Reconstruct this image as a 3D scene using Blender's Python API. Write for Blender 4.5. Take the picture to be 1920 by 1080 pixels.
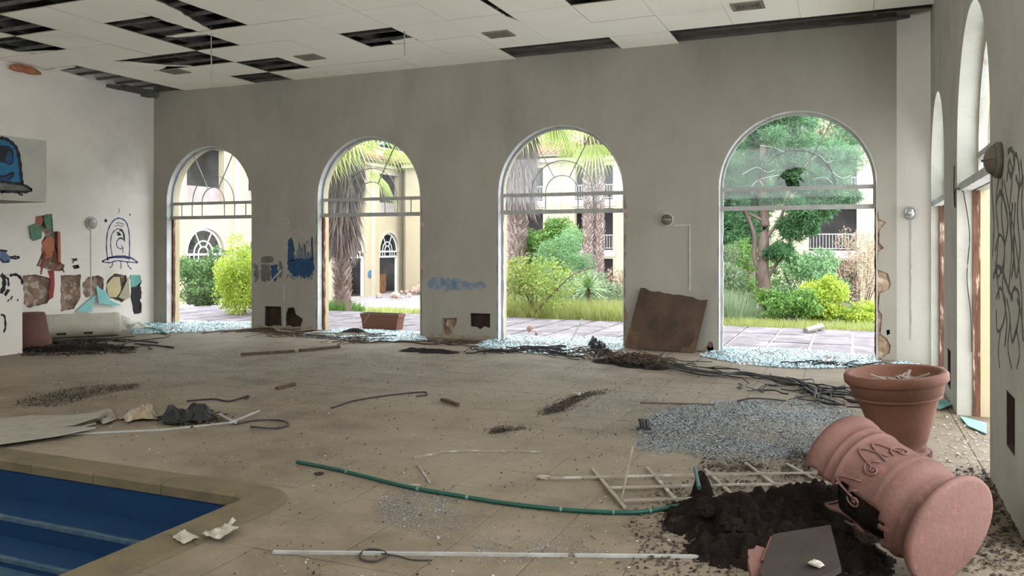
import bpy, bmesh, math, random
import numpy as np
from mathutils import Vector, Matrix, noise
from mathutils.geometry import tessellate_polygon
random.seed(7); rng = np.random.default_rng(7)
S = bpy.context.scene; COL = S.collection
for o in list(bpy.data.objects): bpy.data.objects.remove(o)
R = math.radians

# ------------------------------------------------------------------ camera
YAW = R(22.84); F = 1519.0; EYE = 1.6; HOR = 458.0
cd = bpy.data.cameras.new('camera'); cam = bpy.data.objects.new('camera', cd); COL.objects.link(cam)
cam.location = (0, 0, EYE); cam.rotation_euler = (R(90), 0, YAW)
cd.sensor_width = 36; cd.lens = F/1920*36; cd.shift_y = -(540-HOR)/1920
cd.clip_start = .05; cd.clip_end = 400
S.camera = cam
# ------------------------------------------------------------------ sky (even overcast)
W = bpy.data.worlds.new('World'); S.world = W; W.use_nodes = True
wn = W.node_tree.nodes; wl = W.node_tree.links
bg = wn['Background']; bg.inputs[0].default_value = (.90, .955, 1, 1); bg.inputs[1].default_value = 1.45
S.view_settings.view_transform = 'Standard'; S.view_settings.look = 'None'
S.view_settings.gamma = 1; S.view_settings.use_curve_mapping = False
S.view_settings.exposure = 2.58
S.cycles.max_bounces = 12; S.cycles.diffuse_bounces = 8; S.cycles.transparent_max_bounces = 24
S.cycles.glossy_bounces = 3; S.cycles.transmission_bounces = 4

# ------------------------------------------------------------------ pixel -> plane (for reading positions off the photo)
sY, cY = math.sin(YAW), math.cos(YAW)
def ray(px, py):
    u = (px-960)/F; return (-sY+cY*u, cY+sY*u, (HOR-py)/F)
def fl(px, py, z=0.0):
    d = ray(px, py); t = (z-EYE)/d[2]; return Vector((d[0]*t, d[1]*t, z))
def dep(px, py, dist):
    d = ray(px, py); return Vector((d[0]*dist, d[1]*dist, EYE+d[2]*dist))
D = 12.3; XL = -13.05; H = 4.65
def bw(px, py):
    d = ray(px, py); t = D/d[1]; return (d[0]*t, EYE+d[2]*t)
def lw(px, py, X=XL):
    d = ray(px, py); t = X/d[0]; return (d[1]*t, EYE+d[2]*t)
RP = Vector((.865, 6.39)); RQ = Vector((.945, 12.04)); RD = (RQ-RP).normalized(); RN = Vector((RD.y, -RD.x))
def rfn(s, z, w):
    p = RP+RD*(s-6.39)+RN*w; return (p.x, p.y, z)
def rw(px, py):
    d = ray(px, py); a = Vector((d[0], d[1]))
    t = RP.dot(RN)/a.dot(RN); p = a*t
    return ((p-RP).dot(RD)+6.39, EYE+d[2]*t)
bfn = lambda x, z, w: (x, D+w, z)
lfn = lambda y, z, w: (XL-w, y, z)
def gz(y): return -1.25*min(1, max(0, (y-16)/14))

# ------------------------------------------------------------------ materials
MC = {}
def mat(name, c1, c2=None, scale=3, rough=.8, bump=.0, bscale=30, c3=None, s3=1.2, t3=(.55, .7), metal=0, stretch=(1, 1, 1), island=0, trans=0, spec=.3, detail=6):
    if name in MC: return MC[name]
    if name != 'ceiling_board':   # overall paint and soil tones, set against the exposure
        c1 = tuple(v*.87 for v in c1); c2 = tuple(v*.87 for v in c2) if c2 else c2; c3 = tuple(v*.87 for v in c3) if c3 else c3
    m = bpy.data.materials.new(name); m.use_nodes = True; MC[name] = m
    n = m.node_tree.nodes; l = m.node_tree.links; b = n['Principled BSDF']
    b.inputs['Roughness'].default_value = rough; b.inputs['Metallic'].default_value = metal
    b.inputs['Specular IOR Level'].default_value = spec
    tc = n.new('ShaderNodeTexCoord'); mp = n.new('ShaderNodeMapping'); mp.inputs['Scale'].default_value = stretch
    l.new(tc.outputs['Object'], mp.inputs[0])
    def ns(s, det=detail):
        t = n.new('ShaderNodeTexNoise'); t.inputs['Scale'].default_value = s; t.inputs['Detail'].default_value = det
        t.inputs['Roughness'].default_value = .6
        l.new(mp.outputs[0], t.inputs[0]); return t
    def ramp(src, a, b_):
        r = n.new('ShaderNodeMapRange'); r.inputs[1].default_value = a; r.inputs[2].default_value = b_; l.new(src, r.inputs[0]); return r.outputs[0]
    def mix(f, a, b_):
        x = n.new('ShaderNodeMix'); x.data_type = 'RGBA'; l.new(f, x.inputs[0])
        for k, v in ((6, a), (7, b_)):
            if isinstance(v, tuple): x.inputs[k].default_value = (*v, 1)
            else: l.new(v, x.inputs[k])
        return x.outputs[2]
    b.inputs['Base Color'].default_value = (*c1, 1)
    out = None
    if c2:
        if island:
            g = n.new('ShaderNodeNewGeometry'); f = ramp(g.outputs['Random Per Island'], 0, 1)
        else: f = ramp(ns(scale).outputs[0], .35, .65)
        out = mix(f, c1, c2)
    if c3: out = mix(ramp(ns(s3).outputs[0], *t3), out if out else c1, c3)
    if out: l.new(out, b.inputs['Base Color'])
    if bump:
        bp = n.new('ShaderNodeBump'); bp.inputs['Strength'].default_value = bump; bp.inputs['Distance'].default_value = .02
        l.new(ns(bscale, 4).outputs[0], bp.inputs['Height']); l.new(bp.outputs[0], b.inputs['Normal'])
    if trans:
        t = n.new('ShaderNodeBsdfTranslucent'); ms = n.new('ShaderNodeMixShader'); ms.inputs[0].default_value = trans
        if out: l.new(out, t.inputs[0])
        else: t.inputs[0].default_value = (*c1, 1)
        l.new(b.outputs[0], ms.inputs[1]); l.new(t.outputs[0], ms.inputs[2]); l.new(ms.outputs[0], n['Material Output'].inputs[0])
    return m
def glassmat(name, tint, dust, gloss):
    m = bpy.data.materials.new(name); m.use_nodes = True; n = m.node_tree.nodes; l = m.node_tree.links
    n.remove(n['Principled BSDF'])
    t = n.new('ShaderNodeBsdfTransparent'); t.inputs[0].default_value = (*tint, 1)
    g = n.new('ShaderNodeBsdfGlossy'); g.inputs['Roughness'].default_value = .03
    d = n.new('ShaderNodeBsdfTranslucent'); d.inputs[0].default_value = (.9, .93, .95, 1)
    a = n.new('ShaderNodeMixShader'); a.inputs[0].default_value = gloss; b = n.new('ShaderNodeMixShader')
    nz = n.new('ShaderNodeTexNoise'); nz.inputs['Scale'].default_value = 6; nz.inputs['Detail'].default_value = 5
    mr = n.new('ShaderNodeMapRange'); mr.inputs[1].default_value = .4; mr.inputs[2].default_value = .7; mr.inputs[3].default_value = dust*.5; mr.inputs[4].default_value = dust*1.6
    tc = n.new('ShaderNodeTexCoord'); l.new(tc.outputs['Object'], nz.inputs[0]); l.new(nz.outputs[0], mr.inputs[0])
    l.new(t.outputs[0], a.inputs[1]); l.new(g.outputs[0], a.inputs[2]); l.new(a.outputs[0], b.inputs[1]); l.new(d.outputs[0], b.inputs[2])
    l.new(mr.outputs[0], b.inputs[0]); l.new(b.outputs[0], n['Material Output'].inputs[0]); return m
WHITE = mat('plaster_shaded', (.325, .295, .243), (.28, .25, .205), 1.3, .9, .15, 14, c3=(.215, .20, .17), s3=.8, t3=(.56, .8), stretch=(1, 1, .5))  # backlit wall: its shade is put into a darker plaster colour
WHITER = mat('plaster_lit', (.70, .645, .575), (.64, .59, .525), 1.3, .9, .15, 14, c3=(.50, .465, .415), s3=.9, t3=(.58, .8))  # paler copy of the plaster for walls that catch more light
REVEAL = mat('reveal_white', (0.51, 0.51, 0.4972), (0.391, 0.3825, 0.3655), 4, .8, .2, 20, c3=(0.306, 0.255, 0.1955), s3=3, t3=(.62, .7))
CREAM = mat('cream_render', (0.448, 0.368, 0.232), (0.4, 0.328, 0.2), 2, .9, .2, 20, c3=(0.4, 0.32, 0.208), s3=1.5, t3=(.6, .8))
FACADE = mat('facade_cream', (0.4159, 0.3555, 0.2415), (0.3891, 0.3287, 0.2147), .6, .9, .1, 10, c3=(0.4159, 0.3354, 0.2415), s3=.5, t3=(.6, .85))
FTRIM = mat('facade_trim', (0.4541, 0.4128, 0.3234), (0.4128, 0.3715, 0.2821), 2, .9)
CORE = mat('wall_core', (.40, .28, .19), (.22, .13, .08), 9, .95, .8, 25, c3=(.55, .44, .32), s3=6, t3=(.5, .62))
BROWNWOOD = mat('stripped_timber', (0.1364, 0.062, 0.0341), (0.0744, 0.031, 0.0186), 6, .9, .4, 30, stretch=(4, 4, .6), c3=(.42, .30, .22), s3=5, t3=(.55, .65))
DARK = mat('recess_shade', (.03, .018, .013), (.06, .035, .025), 5, .95)  # shade inside holes, vents and slots, put into the colour
CEIL = mat('ceiling_board', (.91, .86, .755), (.87, .82, .71), .9, .9, .05, 8, c3=(.77, .72, .62), s3=.7, t3=(.6, .8))
CEDGE = mat('board_edge_shade', (.26, .23, .18))  # panel sides coloured dark so joints read as shaded, not lit
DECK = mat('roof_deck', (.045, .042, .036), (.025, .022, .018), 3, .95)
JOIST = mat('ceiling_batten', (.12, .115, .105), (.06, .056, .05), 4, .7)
FRAME = mat('window_frame', (.36, .355, .325), (.28, .27, .24), 6, .6, c3=(.28, .24, .19), s3=8, t3=(.62, .7))
LEAD = mat('glazing_bar', (.22, .21, .2), rough=.6)
GLASS = glassmat('dusty_glass', (.97, .99, .99), .010, .014)
GLASSD = glassmat('far_glass', (.55, .6, .6), .2, .12)
TILE = mat('floor_tile', (.205, .16, .108), (.125, .095, .062), 2.6, .75, .4, 70, c3=(.235, .19, .135), s3=.45, t3=(.42, .62), spec=.25)
GROUT = mat('floor_bed', (.19, .145, .10), (.12, .09, .06), 5, .95)
COPE = mat('pool_coping', (.135, .105, .055), (.10, .078, .042), 3, .8, .3, 40, c3=(.085, .068, .042), s3=4, t3=(.5, .7))
BLUE = mat('pool_paint', (0.0008, 0.0272, 0.08), (0.0008, 0.0208, 0.064), 2, .55, .05, 12)
BLUE2 = mat('pool_paint_dusty', (0.016, 0.048, 0.088), (0.04, 0.08, 0.112), 8, .7)
NOSE = mat('pool_nosing', (0.0156, 0.052, 0.0936), (0.0728, 0.104, 0.1196), 14, .7)
TERRA = mat('terracotta_brown', (0.1725, 0.075, 0.0465), (0.1387, 0.0585, 0.036), 4, .8, .2, 30, c3=(0.165, 0.0675, 0.04125), s3=7, t3=(.6, .72))
TERRAP = mat('terracotta_pink', (0.1425, 0.06961, 0.05437), (0.116, 0.05503, 0.0431), 5, .85, .3, 35, c3=(0.1856, 0.07956, 0.05635), s3=13, t3=(.58, .68))
SOIL = mat('soil', (0.015, 0.0095, 0.0065), (0.006, 0.004, 0.003), 12, 1, 1, 40, c3=(0.035, 0.0225, 0.015), s3=9, t3=(.6, .7), spec=.1)
BLACKP = mat('black_plastic', (0.006, 0.0055, 0.0055), (0.015, 0.014, 0.013), 15, .6)
CABLE = mat('old_cable', (.012, .011, .011), (.045, .042, .04), 6, .7)
STICK = mat('charred_wood', (.05, .03, .02), (.10, .065, .045), 10, .9)
HOSE = mat('green_hose', (.004, .062, .04), (.005, .045, .03), 5, .45)
LATH = mat('painted_lath', (0.288, 0.252, 0.192), (0.216, 0.184, 0.136), 10, .8, c3=(0.384, 0.368, 0.328), s3=9, t3=(.55, .62))
STRIPW = mat('white_strip', (0.368, 0.364, 0.336), (0.264, 0.248, 0.216), 6, .6)
PAPER = mat('dirty_paper', (0.368, 0.344, 0.296), (0.256, 0.216, 0.16), 9, .9)
GYPS = mat('gypsum_board', (0.285, 0.2513, 0.2025), (0.225, 0.1988, 0.1575), 5, .9)
PLY = mat('weathered_plywood', (.085, .052, .032), (.05, .03, .02), 2.5, .9, .3, 25, c3=(.045, .03, .02), s3=2.2, t3=(.45, .6))
PLYE = mat('plywood_edge', (.125, .074, .045), (.08, .048, .028), 6, .9)
TEAL = mat('teal_board', (.16, .37, .32), (.10, .27, .23), 4, .7)
TEALL = mat('teal_film', (.24, .50, .47), (.18, .40, .38), 4, .6)
GREENB = mat('green_board', (.13, .23, .15), (.07, .14, .09), 5, .8)
RED = mat('red_paint', (.28, .03, .02), (.16, .02, .015), 7, .6)
ORANGE = mat('orange_brick', (.42, .16, .085), (.30, .11, .06), 8, .9, .4)
BLK = mat('black_paint', (.018, .018, .022))
INK = mat('violet_ink', (.06, .06, .16))
GREYP = mat('grey_paint', (0.0975, 0.09, 0.07875), (0.15, 0.135, 0.12), 8)
FAINT = mat('faint_spray', (.24, .235, .205), (.34, .33, .29), 14)
FADE = mat('faded_blue_spray', (0.09, 0.15, 0.225), (0.255, 0.27, 0.27), 9)
BLUEP = mat('blue_spray', (0.01116, 0.04092, 0.1004), (0.02232, 0.06696, 0.1228), 8)
ALIEN = mat('alien_blue', (0.018, 0.102, 0.192), (0.024, 0.132, 0.228), 3)
ALIEND = mat('alien_navy', (.015, .06, .13))
LAMPW = mat('lamp_housing', (.55, .54, .50), (.40, .38, .33), 6, .5)
LAMPG = mat('lamp_glass', (.42, .42, .40), (.30, .30, .29), 9, .2, spec=.6)
LAMPD = mat('rusty_lamp', (.14, .115, .09), (.09, .065, .045), 8, .7)
TANKM = mat('tank_enamel', (.50, .47, .39), (.42, .38, .30), 3, .5, c3=(.20, .13, .08), s3=9, t3=(.66, .7))
SHARD = mat('glass_cullet', (0.289, 0.51, 0.561), (0.595, 0.731, 0.765), 3, .25, island=1, spec=.6)
SHARDG = mat('grey_cullet', (0.08, 0.096, 0.104), (0.272, 0.296, 0.308), 3, .35, island=1, spec=.6)
PAVE = mat('patio_paver', (.10, .082, .092), (.17, .148, .165), 2.2, .8, .3, 30, c3=(0.3075, 0.289, 0.3075), s3=1.8, t3=(.55, .7))
JOINT = mat('pale_joint', (0.496, 0.48, 0.464), (0.4, 0.376, 0.352), 5, .95)
GROUND = mat('court_paving', (0.2808, 0.2574, 0.2886), (0.39, 0.3666, 0.3978), 1.2, .95, .5, 8, c3=(0.2184, 0.1872, 0.1794), s3=.7, t3=(.5, .66))
GRASSG = mat('grass_soil', (0.154, 0.189, 0.049), (0.238, 0.252, 0.091), 2, .95, .5, 12)
G1 = mat('leaf_mid', (0.0864, 0.1944, 0.0432), (0.1872, 0.3312, 0.072), island=1, trans=.3, rough=.6)
G2 = mat('leaf_lime', (0.2736, 0.396, 0.036), (0.4464, 0.5184, 0.0864), island=1, trans=.35, rough=.6)
G3 = mat('leaf_deep', (.055, .12, .035), (.15, .25, .085), island=1, trans=.25, rough=.6)
G4 = mat('leaf_feather', (0.135, 0.285, 0.12), (0.255, 0.4125, 0.195), island=1, trans=.35, rough=.6)
G5 = mat('leaf_greygreen', (0.15, 0.225, 0.12), (0.285, 0.345, 0.21), island=1, trans=.3, rough=.6)
GP = mat('pine_needle', (0.042, 0.126, 0.048), (0.12, 0.24, 0.102), island=1, trans=.3, rough=.6)
GD = mat('dry_leaf', (0.27, 0.18, 0.12), (0.465, 0.375, 0.27), island=1, trans=.2, rough=.8)
GG = mat('grass_blade', (0.2176, 0.2856, 0.0544), (0.4216, 0.4216, 0.1768), island=1, trans=.35, rough=.7)
GF = mat('palm_leaf', (0.225, 0.315, 0.06), (0.4125, 0.45, 0.135), island=1, trans=.35, rough=.6)
DEADF = mat('dead_frond', (0.133, 0.1015, 0.091), (0.308, 0.252, 0.238), island=1, rough=.9)
BOOT = mat('leaf_base', (0.175, 0.119, 0.105), (0.406, 0.329, 0.294), island=1, rough=.9)
BARK = mat('bark', (0.105, 0.07, 0.0595), (0.182, 0.133, 0.112), 6, .95, .8, 12, stretch=(1, 1, .4))
ROOF = mat('roof_tile', (0.315, 0.1425, 0.105), (0.42, 0.225, 0.18), 5, .9, .3, 12)
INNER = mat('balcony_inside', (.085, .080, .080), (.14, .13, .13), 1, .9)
INNERP = mat('pink_parapet', (0.286, 0.209, 0.209), (0.341, 0.275, 0.264), 3, .9)
SLAB = mat('balcony_slab', (.42, .37, .35), (.30, .25, .24), 3, .9)
RAILM = mat('railing_metal', (.30, .29, .28), rough=.6)
BOARDW = mat('door_board', (.26, .12, .06), (.18, .08, .04), 3, .8)
ROCK = mat('rubble', (.46, .36, .31), (.30, .23, .20), 6, .95, .6, 20, c3=(.55, .33, .24), s3=5, t3=(.5, .6))
RUBW = mat('plaster_rubble', (0.544, 0.528, 0.496), (0.416, 0.376, 0.32), 8, .95, .8, 25)
SPECK = mat('pale_litter', (0.24, 0.198, 0.144), (0.468, 0.456, 0.42), island=1, rough=.8)
CRUMB = mat('dark_litter', (.012, .008, .006), (.075, .052, .035), island=1, rough=.95)
STONE = mat('green_vase', (.42, .42, .38))

# ------------------------------------------------------------------ builders
class MB:
    def __init__(s): s.v = []; s.f = []; s.sm = False
    def add(s, vs, fs):
        k = len(s.v); s.v += [tuple(p) for p in vs]; s.f += [tuple(i+k for i in q) for q in fs]; return s
    def box(s, c, size, rot=None, M=None):
        hx, hy, hz = [q/2 for q in size]; vs = [Vector((x, y, z)) for x in (-hx, hx) for y in (-hy, hy) for z in (-hz, hz)]
        if rot is not None:
            m = rot if isinstance(rot, Matrix) else Matrix.Rotation(rot, 3, 'Z'); vs = [m@p for p in vs]
        vs = [p+Vector(c) for p in vs]
        return s.add(vs, [(0, 1, 3, 2), (4, 6, 7, 5), (0, 4, 5, 1), (2, 3, 7, 6), (0, 2, 6, 4), (1, 5, 7, 3)])
    def bar(s, p, q, w, h, up=(0, 0, 1)):
        p = Vector(p); q = Vector(q); d = q-p; L = d.length; d.normalize(); u = Vector(up)
        sd = d.cross(u)
        if sd.length < 1e-4: sd = d.cross(Vector((1, 0, 0)))
        sd.normalize(); u = sd.cross(d); m = Matrix((d, sd, u)).transposed()
        return s.box((p+q)/2, (L, w, h), m)
    def tube(s, pts, r, seg=6, cap=True):
        pts = [Vector(p) for p in pts]; n = len(pts); rs = r if isinstance(r, (list, tuple)) else [r]*n
        k = len(s.v); ref = Vector((0, 0, 1))
        for i, p in enumerate(pts):
            d = (pts[min(i+1, n-1)]-pts[max(i-1, 0)])
            if d.length < 1e-9: d = Vector((0, 0, 1))
            d.normalize(); a = d.cross(ref)
            if a.length < .05: a = d.cross(Vector((1, 0, 0)))
            a.normalize(); b = a.cross(d)
            for j in range(seg):
                t = 2*math.pi*j/seg; s.v.append(tuple(p+(a*math.cos(t)+b*math.sin(t))*rs[i]))
        for i in range(n-1):
            for j in range(seg):
                j2 = (j+1) % seg; s.f.append((k+i*seg+j, k+i*seg+j2, k+(i+1)*seg+j2, k+(i+1)*seg+j))
        if cap:
            s.f.append(tuple(k+j for j in range(seg))[::-1]); s.f.append(tuple(k+(n-1)*seg+j for j in range(seg)))
        return s
    def lathe(s, prof, seg=40, M=None):
        k = len(s.v); M = M or Matrix()
        for r, z in prof:
            for j in range(seg):
                t = 2*math.pi*j/seg; s.v.append(tuple(M@Vector((r*math.cos(t), r*math.sin(t), z))))
        for i in range(len(prof)-1):
            for j in range(seg):
                j2 = (j+1) % seg; s.f.append((k+i*seg+j, k+i*seg+j2, k+(i+1)*seg+j2, k+(i+1)*seg+j))
        return s
    def prism(s, outer, holes, fn, w0, w1):
        loops = [[Vector((a, b, 0)) for a, b in lp] for lp in [outer]+list(holes)]
        tris = tessellate_polygon(loops); flat = [p for lp in loops for p in lp]; n = len(flat); k = len(s.v)
        s.v += [tuple(fn(p.x, p.y, w0)) for p in flat]+[tuple(fn(p.x, p.y, w1)) for p in flat]
        for t in tris: s.f.append(tuple(k+i for i in t)); s.f.append(tuple(k+n+i for i in reversed(t)))
        o = 0
        for lp in loops:
            m = len(lp)
            for i in range(m): a = o+i; b = o+(i+1) % m; s.f.append((k+a, k+b, k+n+b, k+n+a))
            o += m
        return s
    def mesh(s, name, smooth=False, recalc=True):
        me = bpy.data.meshes.new(name); me.from_pydata(s.v, [], s.f)
        if recalc:
            bm = bmesh.new(); bm.from_mesh(me); bmesh.ops.remove_doubles(bm, verts=bm.verts, dist=1e-5)
            bmesh.ops.recalc_face_normals(bm, faces=bm.faces); bm.to_mesh(me); bm.free()
        if smooth: me.polygons.foreach_set('use_smooth', [True]*len(me.polygons))
        return me
def link(name, me, m, parent=None, kind=None, label=None):
    o = bpy.data.objects.new(name, me); COL.objects.link(o)
    if m is not None and not me.materials: me.materials.append(m)
    if parent is not None: o.parent = parent
    if kind: o['kind'] = kind
    if label: o['label'] = label
    return o
def part(name, mb, m, parent=None, smooth=False, kind=None, label=None, recalc=True):
    return link(name, mb.mesh(name, smooth, recalc), m, parent, kind, label)
def tag(o, label, cat, group=None):
    o['label'] = label; o['category'] = cat
    if group: o['group'] = group
    return o
def thing(name, label, cat, loc=(0, 0, 0), rz=0, group=None):
    o = bpy.data.objects.new(name, None); COL.objects.link(o); o.location = loc; o.rotation_euler = (0, 0, rz); o.empty_display_size = .1
    return tag(o, label, cat, group)
def one(name, mb, m, label, cat, group=None, smooth=False, kind=None, recalc=True):
    o = part(name, mb, m, None, smooth, kind, recalc=recalc); tag(o, label, cat, group); return o
def struct(name, mb=None, m=None, parent=None, smooth=False):
    if mb is None:
        o = bpy.data.objects.new(name, None); COL.objects.link(o)
    else: o = part(name, mb, m, parent, smooth)
    o['kind'] = 'structure'; return o
def smoothpts(pts, n=6, closed=False):
    P = [Vector(p) for p in pts]; out = []; L = len(P)
    rng_ = range(L) if closed else range(L-1)
    for i in rng_:
        if closed: a, b, c, d = P[(i-1) % L], P[i], P[(i+1) % L], P[(i+2) % L]
        else: a, b, c, d = P[max(i-1, 0)], P[i], P[i+1], P[min(i+2, L-1)]
        for j in range(n):
            t = j/n; out.append(.5*((2*b)+(c-a)*t+(2*a-5*b+4*c-d)*t*t+(3*b-a-3*c+d)*t*t*t))
    if not closed: out.append(P[-1])
    return out
def jag(poly, step, amp, rnd=random):
    out = []; n = len(poly)
    for i in range(n):
        a = Vector(poly[i]); b = Vector(poly[(i+1) % n]); L = (b-a).length; k = max(1, int(L/step))
        nn = Vector((-(b-a).y, (b-a).x)).normalized() if L > 0 else Vector((0, 0))
        for j in range(k):
            p = a.lerp(b, j/k)
            if j or True: p = p+nn*rnd.uniform(-amp, amp)
            out.append((p.x, p.y))
    return out
def arch_poly(x0, x1, zb, zs, n=24):
    c = (x0+x1)/2; r = (x1-x0)/2
    return [(x0, zb)]+[(c-r*math.cos(math.pi*i/n), zs+r*math.sin(math.pi*i/n)) for i in range(n+1)]+[(x1, zb)]
def ribbon(mb, pts, w, fn, w0=-.002, w1=-.0005, sm=5):
    P = smoothpts([(a, b, 0) for a, b in pts], sm) if len(pts) > 2 else [Vector((a, b, 0)) for a, b in pts]
    n = len(P); k = len(mb.v)
    for i, p in enumerate(P):
        d = P[min(i+1, n-1)]-P[max(i-1, 0)]; d.normalize(); q = Vector((-d.y, d.x, 0))*w/2*(1+.25*math.sin(i*1.7))
        for pt in (p+q, p-q): mb.v.append(tuple(fn(pt.x, pt.y, w0)))
        for pt in (p+q, p-q): mb.v.append(tuple(fn(pt.x, pt.y, w1)))
    for i in range(n-1):
        a = k+4*i; b = a+4
        mb.f += [(a, a+1, b+1, b), (a+2, b+2, b+3, a+3), (a, b, b+2, a+2), (a+1, a+3, b+3, b+1)]
    mb.f += [(k, k+2, k+3, k+1), (k+4*n-4, k+4*n-3, k+4*n-1, k+4*n-2)]
def np_quads(name, V, m, parent=None, kind=None, label=None, smooth=False):
    """V: (n,4,3) loose quads"""
    n = V.shape[0]; me = bpy.data.meshes.new(name); me.vertices.add(n*4); me.vertices.foreach_set('co', V.reshape(-1).astype(np.float32))
    me.loops.add(n*4); me.loops.foreach_set('vertex_index', np.arange(n*4, dtype=np.int32))
    me.polygons.add(n); me.polygons.foreach_set('loop_start', np.arange(0, n*4, 4, dtype=np.int32))
    me.update(calc_edges=True); return link(name, me, m, parent, kind, label)
def unit(a): return a/np.maximum(np.linalg.norm(a, axis=1, keepdims=True), 1e-9)
def leafquads(P, length, width, dirs=None, spread=1.0):
    n = len(P); d = unit(rng.normal(size=(n, 3))) if dirs is None else unit(dirs+rng.normal(size=(n, 3))*spread)
    s = unit(np.cross(d, rng.normal(size=(n, 3)))); L = (length*rng.uniform(.6, 1.3, n))[:, None]; w = (width*rng.uniform(.7, 1.2, n))[:, None]
    return np.stack([P, P+d*L*.5+s*w*.5, P+d*L, P+d*L*.5-s*w*.5], 1)
def cloud(c, rad, n, k=26, sub=.34, flat=.0, rs=None):
    g = rs or rng; c = np.array(c); rad = np.array(rad)
    a = g.normal(size=(k, 3)); a = unit(a)*g.uniform(.45, .95, (k, 1)); a[:, 2] = np.where(a[:, 2] < -.75, -.75, a[:, 2])
    idx = g.integers(0, k, n); b = unit(g.normal(size=(n, 3)))*(g.uniform(.3, 1, (n, 1))**.5)*sub
    return c+(a[idx]+b)*rad
def shrub(name, label, cat, base, rad, n, leaf, m, group=None, zc=None, k=26, sub=.34, stems=5, lw_=.5, barkm=None):
    b = Vector(base); t = thing(name, label, cat, b, 0, group); zc = rad[2]*.95 if zc is None else zc
    mb = MB()
    for i in range(stems):
        a = random.uniform(0, 6.28); q = Vector((math.cos(a)*rad[0]*.5, math.sin(a)*rad[1]*.5, zc*random.uniform(.9, 1.3)))
        mb.tube(smoothpts([(math.cos(a)*.04, math.sin(a)*.04, -.05), q*.5+Vector((random.uniform(-.05, .05), 0, .05)), q], 4), [.025-.018*j/8 for j in range(9)], 5)
    part('stem', mb, barkm or BARK, t, True)
    P = cloud((0, 0, zc), rad, n, k, sub); P = P[P[:, 2] > -.02]
    np_quads('foliage', leafquads(P, leaf, leaf*lw_), m, t, kind='stuff'); return t

# ================================================================== FLOOR
POOL = (-9.5, -3.48, .6, 4.03)       # x0 x1 y0 y1
def rrect(x0, x1, y0, y1, r, n=8):
    o = []
    for cx, cy, a0 in ((x1-r, y1-r, 0), (x0+r, y1-r, 90), (x0+r, y0+r, 180), (x1-r, y0+r, 270)):
        for i in range(n+1): a = R(a0+90*i/n); o.append((cx+r*math.cos(a), cy+r*math.sin(a)))
    return o
zfn = lambda x, y, z: (x, y, z)
pin = rrect(*POOL[:2], *POOL[2:], .10)
pout = rrect(POOL[0]-.27, POOL[1]+.27, POOL[2]-.27, POOL[3]+.27, .30)
fb = MB(); fb.prism([(XL-.1, -.6), (1.3, -.6), (1.3, D+.36), (XL-.1, D+.36)], [pin], zfn, -.02, -.006)
floor = struct('floor', fb, GROUT)
TS = .47; cells = []
x0t = -1.03-TS*26; 
for i in range(31):
    for j in range(36):
        xa = x0t+i*TS; ya = 12.34-TS*(j+1); xb = xa+TS; yb = ya+TS
        if xb < XL or xa > 1.25 or ya < -.6: continue
        xa = max(xa, XL+.005); 
        if xa >= POOL[0]-.3 and xb <= POOL[1]+.27 and ya >= POOL[2]-.3 and yb <= POOL[3]+.27: continue
        # trim against the coping
        px0, px1, py0, py1 = POOL[0]-.2, POOL[1]+.2, POOL[2]-.2, POOL[3]+.2
        if xa < px1 and xb > px0 and ya < py1 and yb > py0:
            if xb > px1 and yb > py1: pass
            elif xb > px1: xa = px1
            elif yb > py1: ya = py1
            elif ya < py0: yb = py0
            elif xa < px0: xb = px0
            else: continue
        if xb-xa < .05 or yb-ya < .05: continue
        u = Vector((xa+xb, ya+yb))/2; dd = u.x*-sY+u.y*cY; rr = u.x*cY+u.y*sY
        vis = dd > .5 and abs(rr/dd) < .68 and (EYE*F/dd+HOR) < 1130
        cells.append((dd if vis else 1e3+dd, xa, xb, ya, yb))
cells.sort(); proto_m = {}
rest = MB()
for q, (dd, xa, xb, ya, yb) in enumerate(cells):
    g = .0028; sx, sy_ = xb-xa-2*g, yb-ya-2*g; cx, cy = (xa+xb)/2, (ya+yb)/2; dz = random.uniform(-.0016, .0016)
    if q < 300 and dd < 900:
        key = (round(sx, 3), round(sy_, 3))
        if key not in proto_m:
            mb = MB(); e = .004
            mb.add([(-sx/2, -sy_/2, -.012), (sx/2, -sy_/2, -.012), (sx/2, sy_/2, -.012), (-sx/2, sy_/2, -.012), (-sx/2, -sy_/2, -.003), (sx/2, -sy_/2, -.003), (sx/2, sy_/2, -.003), (-sx/2, sy_/2, -.003),
                    (-sx/2+e, -sy_/2+e, 0), (sx/2-e, -sy_/2+e, 0), (sx/2-e, sy_/2-e, 0), (-sx/2+e, sy_/2-e, 0)],
                   [(0, 3, 2, 1), (0, 1, 5, 4), (1, 2, 6, 5), (2, 3, 7, 6), (3, 0, 4, 7), (4, 5, 9, 8), (5, 6, 10, 9), (6, 7, 11, 10), (7, 4, 8, 11), (8, 9, 10, 11)])
            me = mb.mesh('floor_tile'); proto_m[key] = me
        o = link('floor_tile', proto_m[key], None, floor); o.location = (cx, cy, dz)
        o.rotation_euler = (random.uniform(-.002, .002), random.uniform(-.002, .002), random.uniform(-.003, .003))
    else: rest.box((cx, cy, -.006+dz*.6), (sx, sy_, .012))
part('floor_tiles', rest, TILE, floor, kind='stuff')
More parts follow.
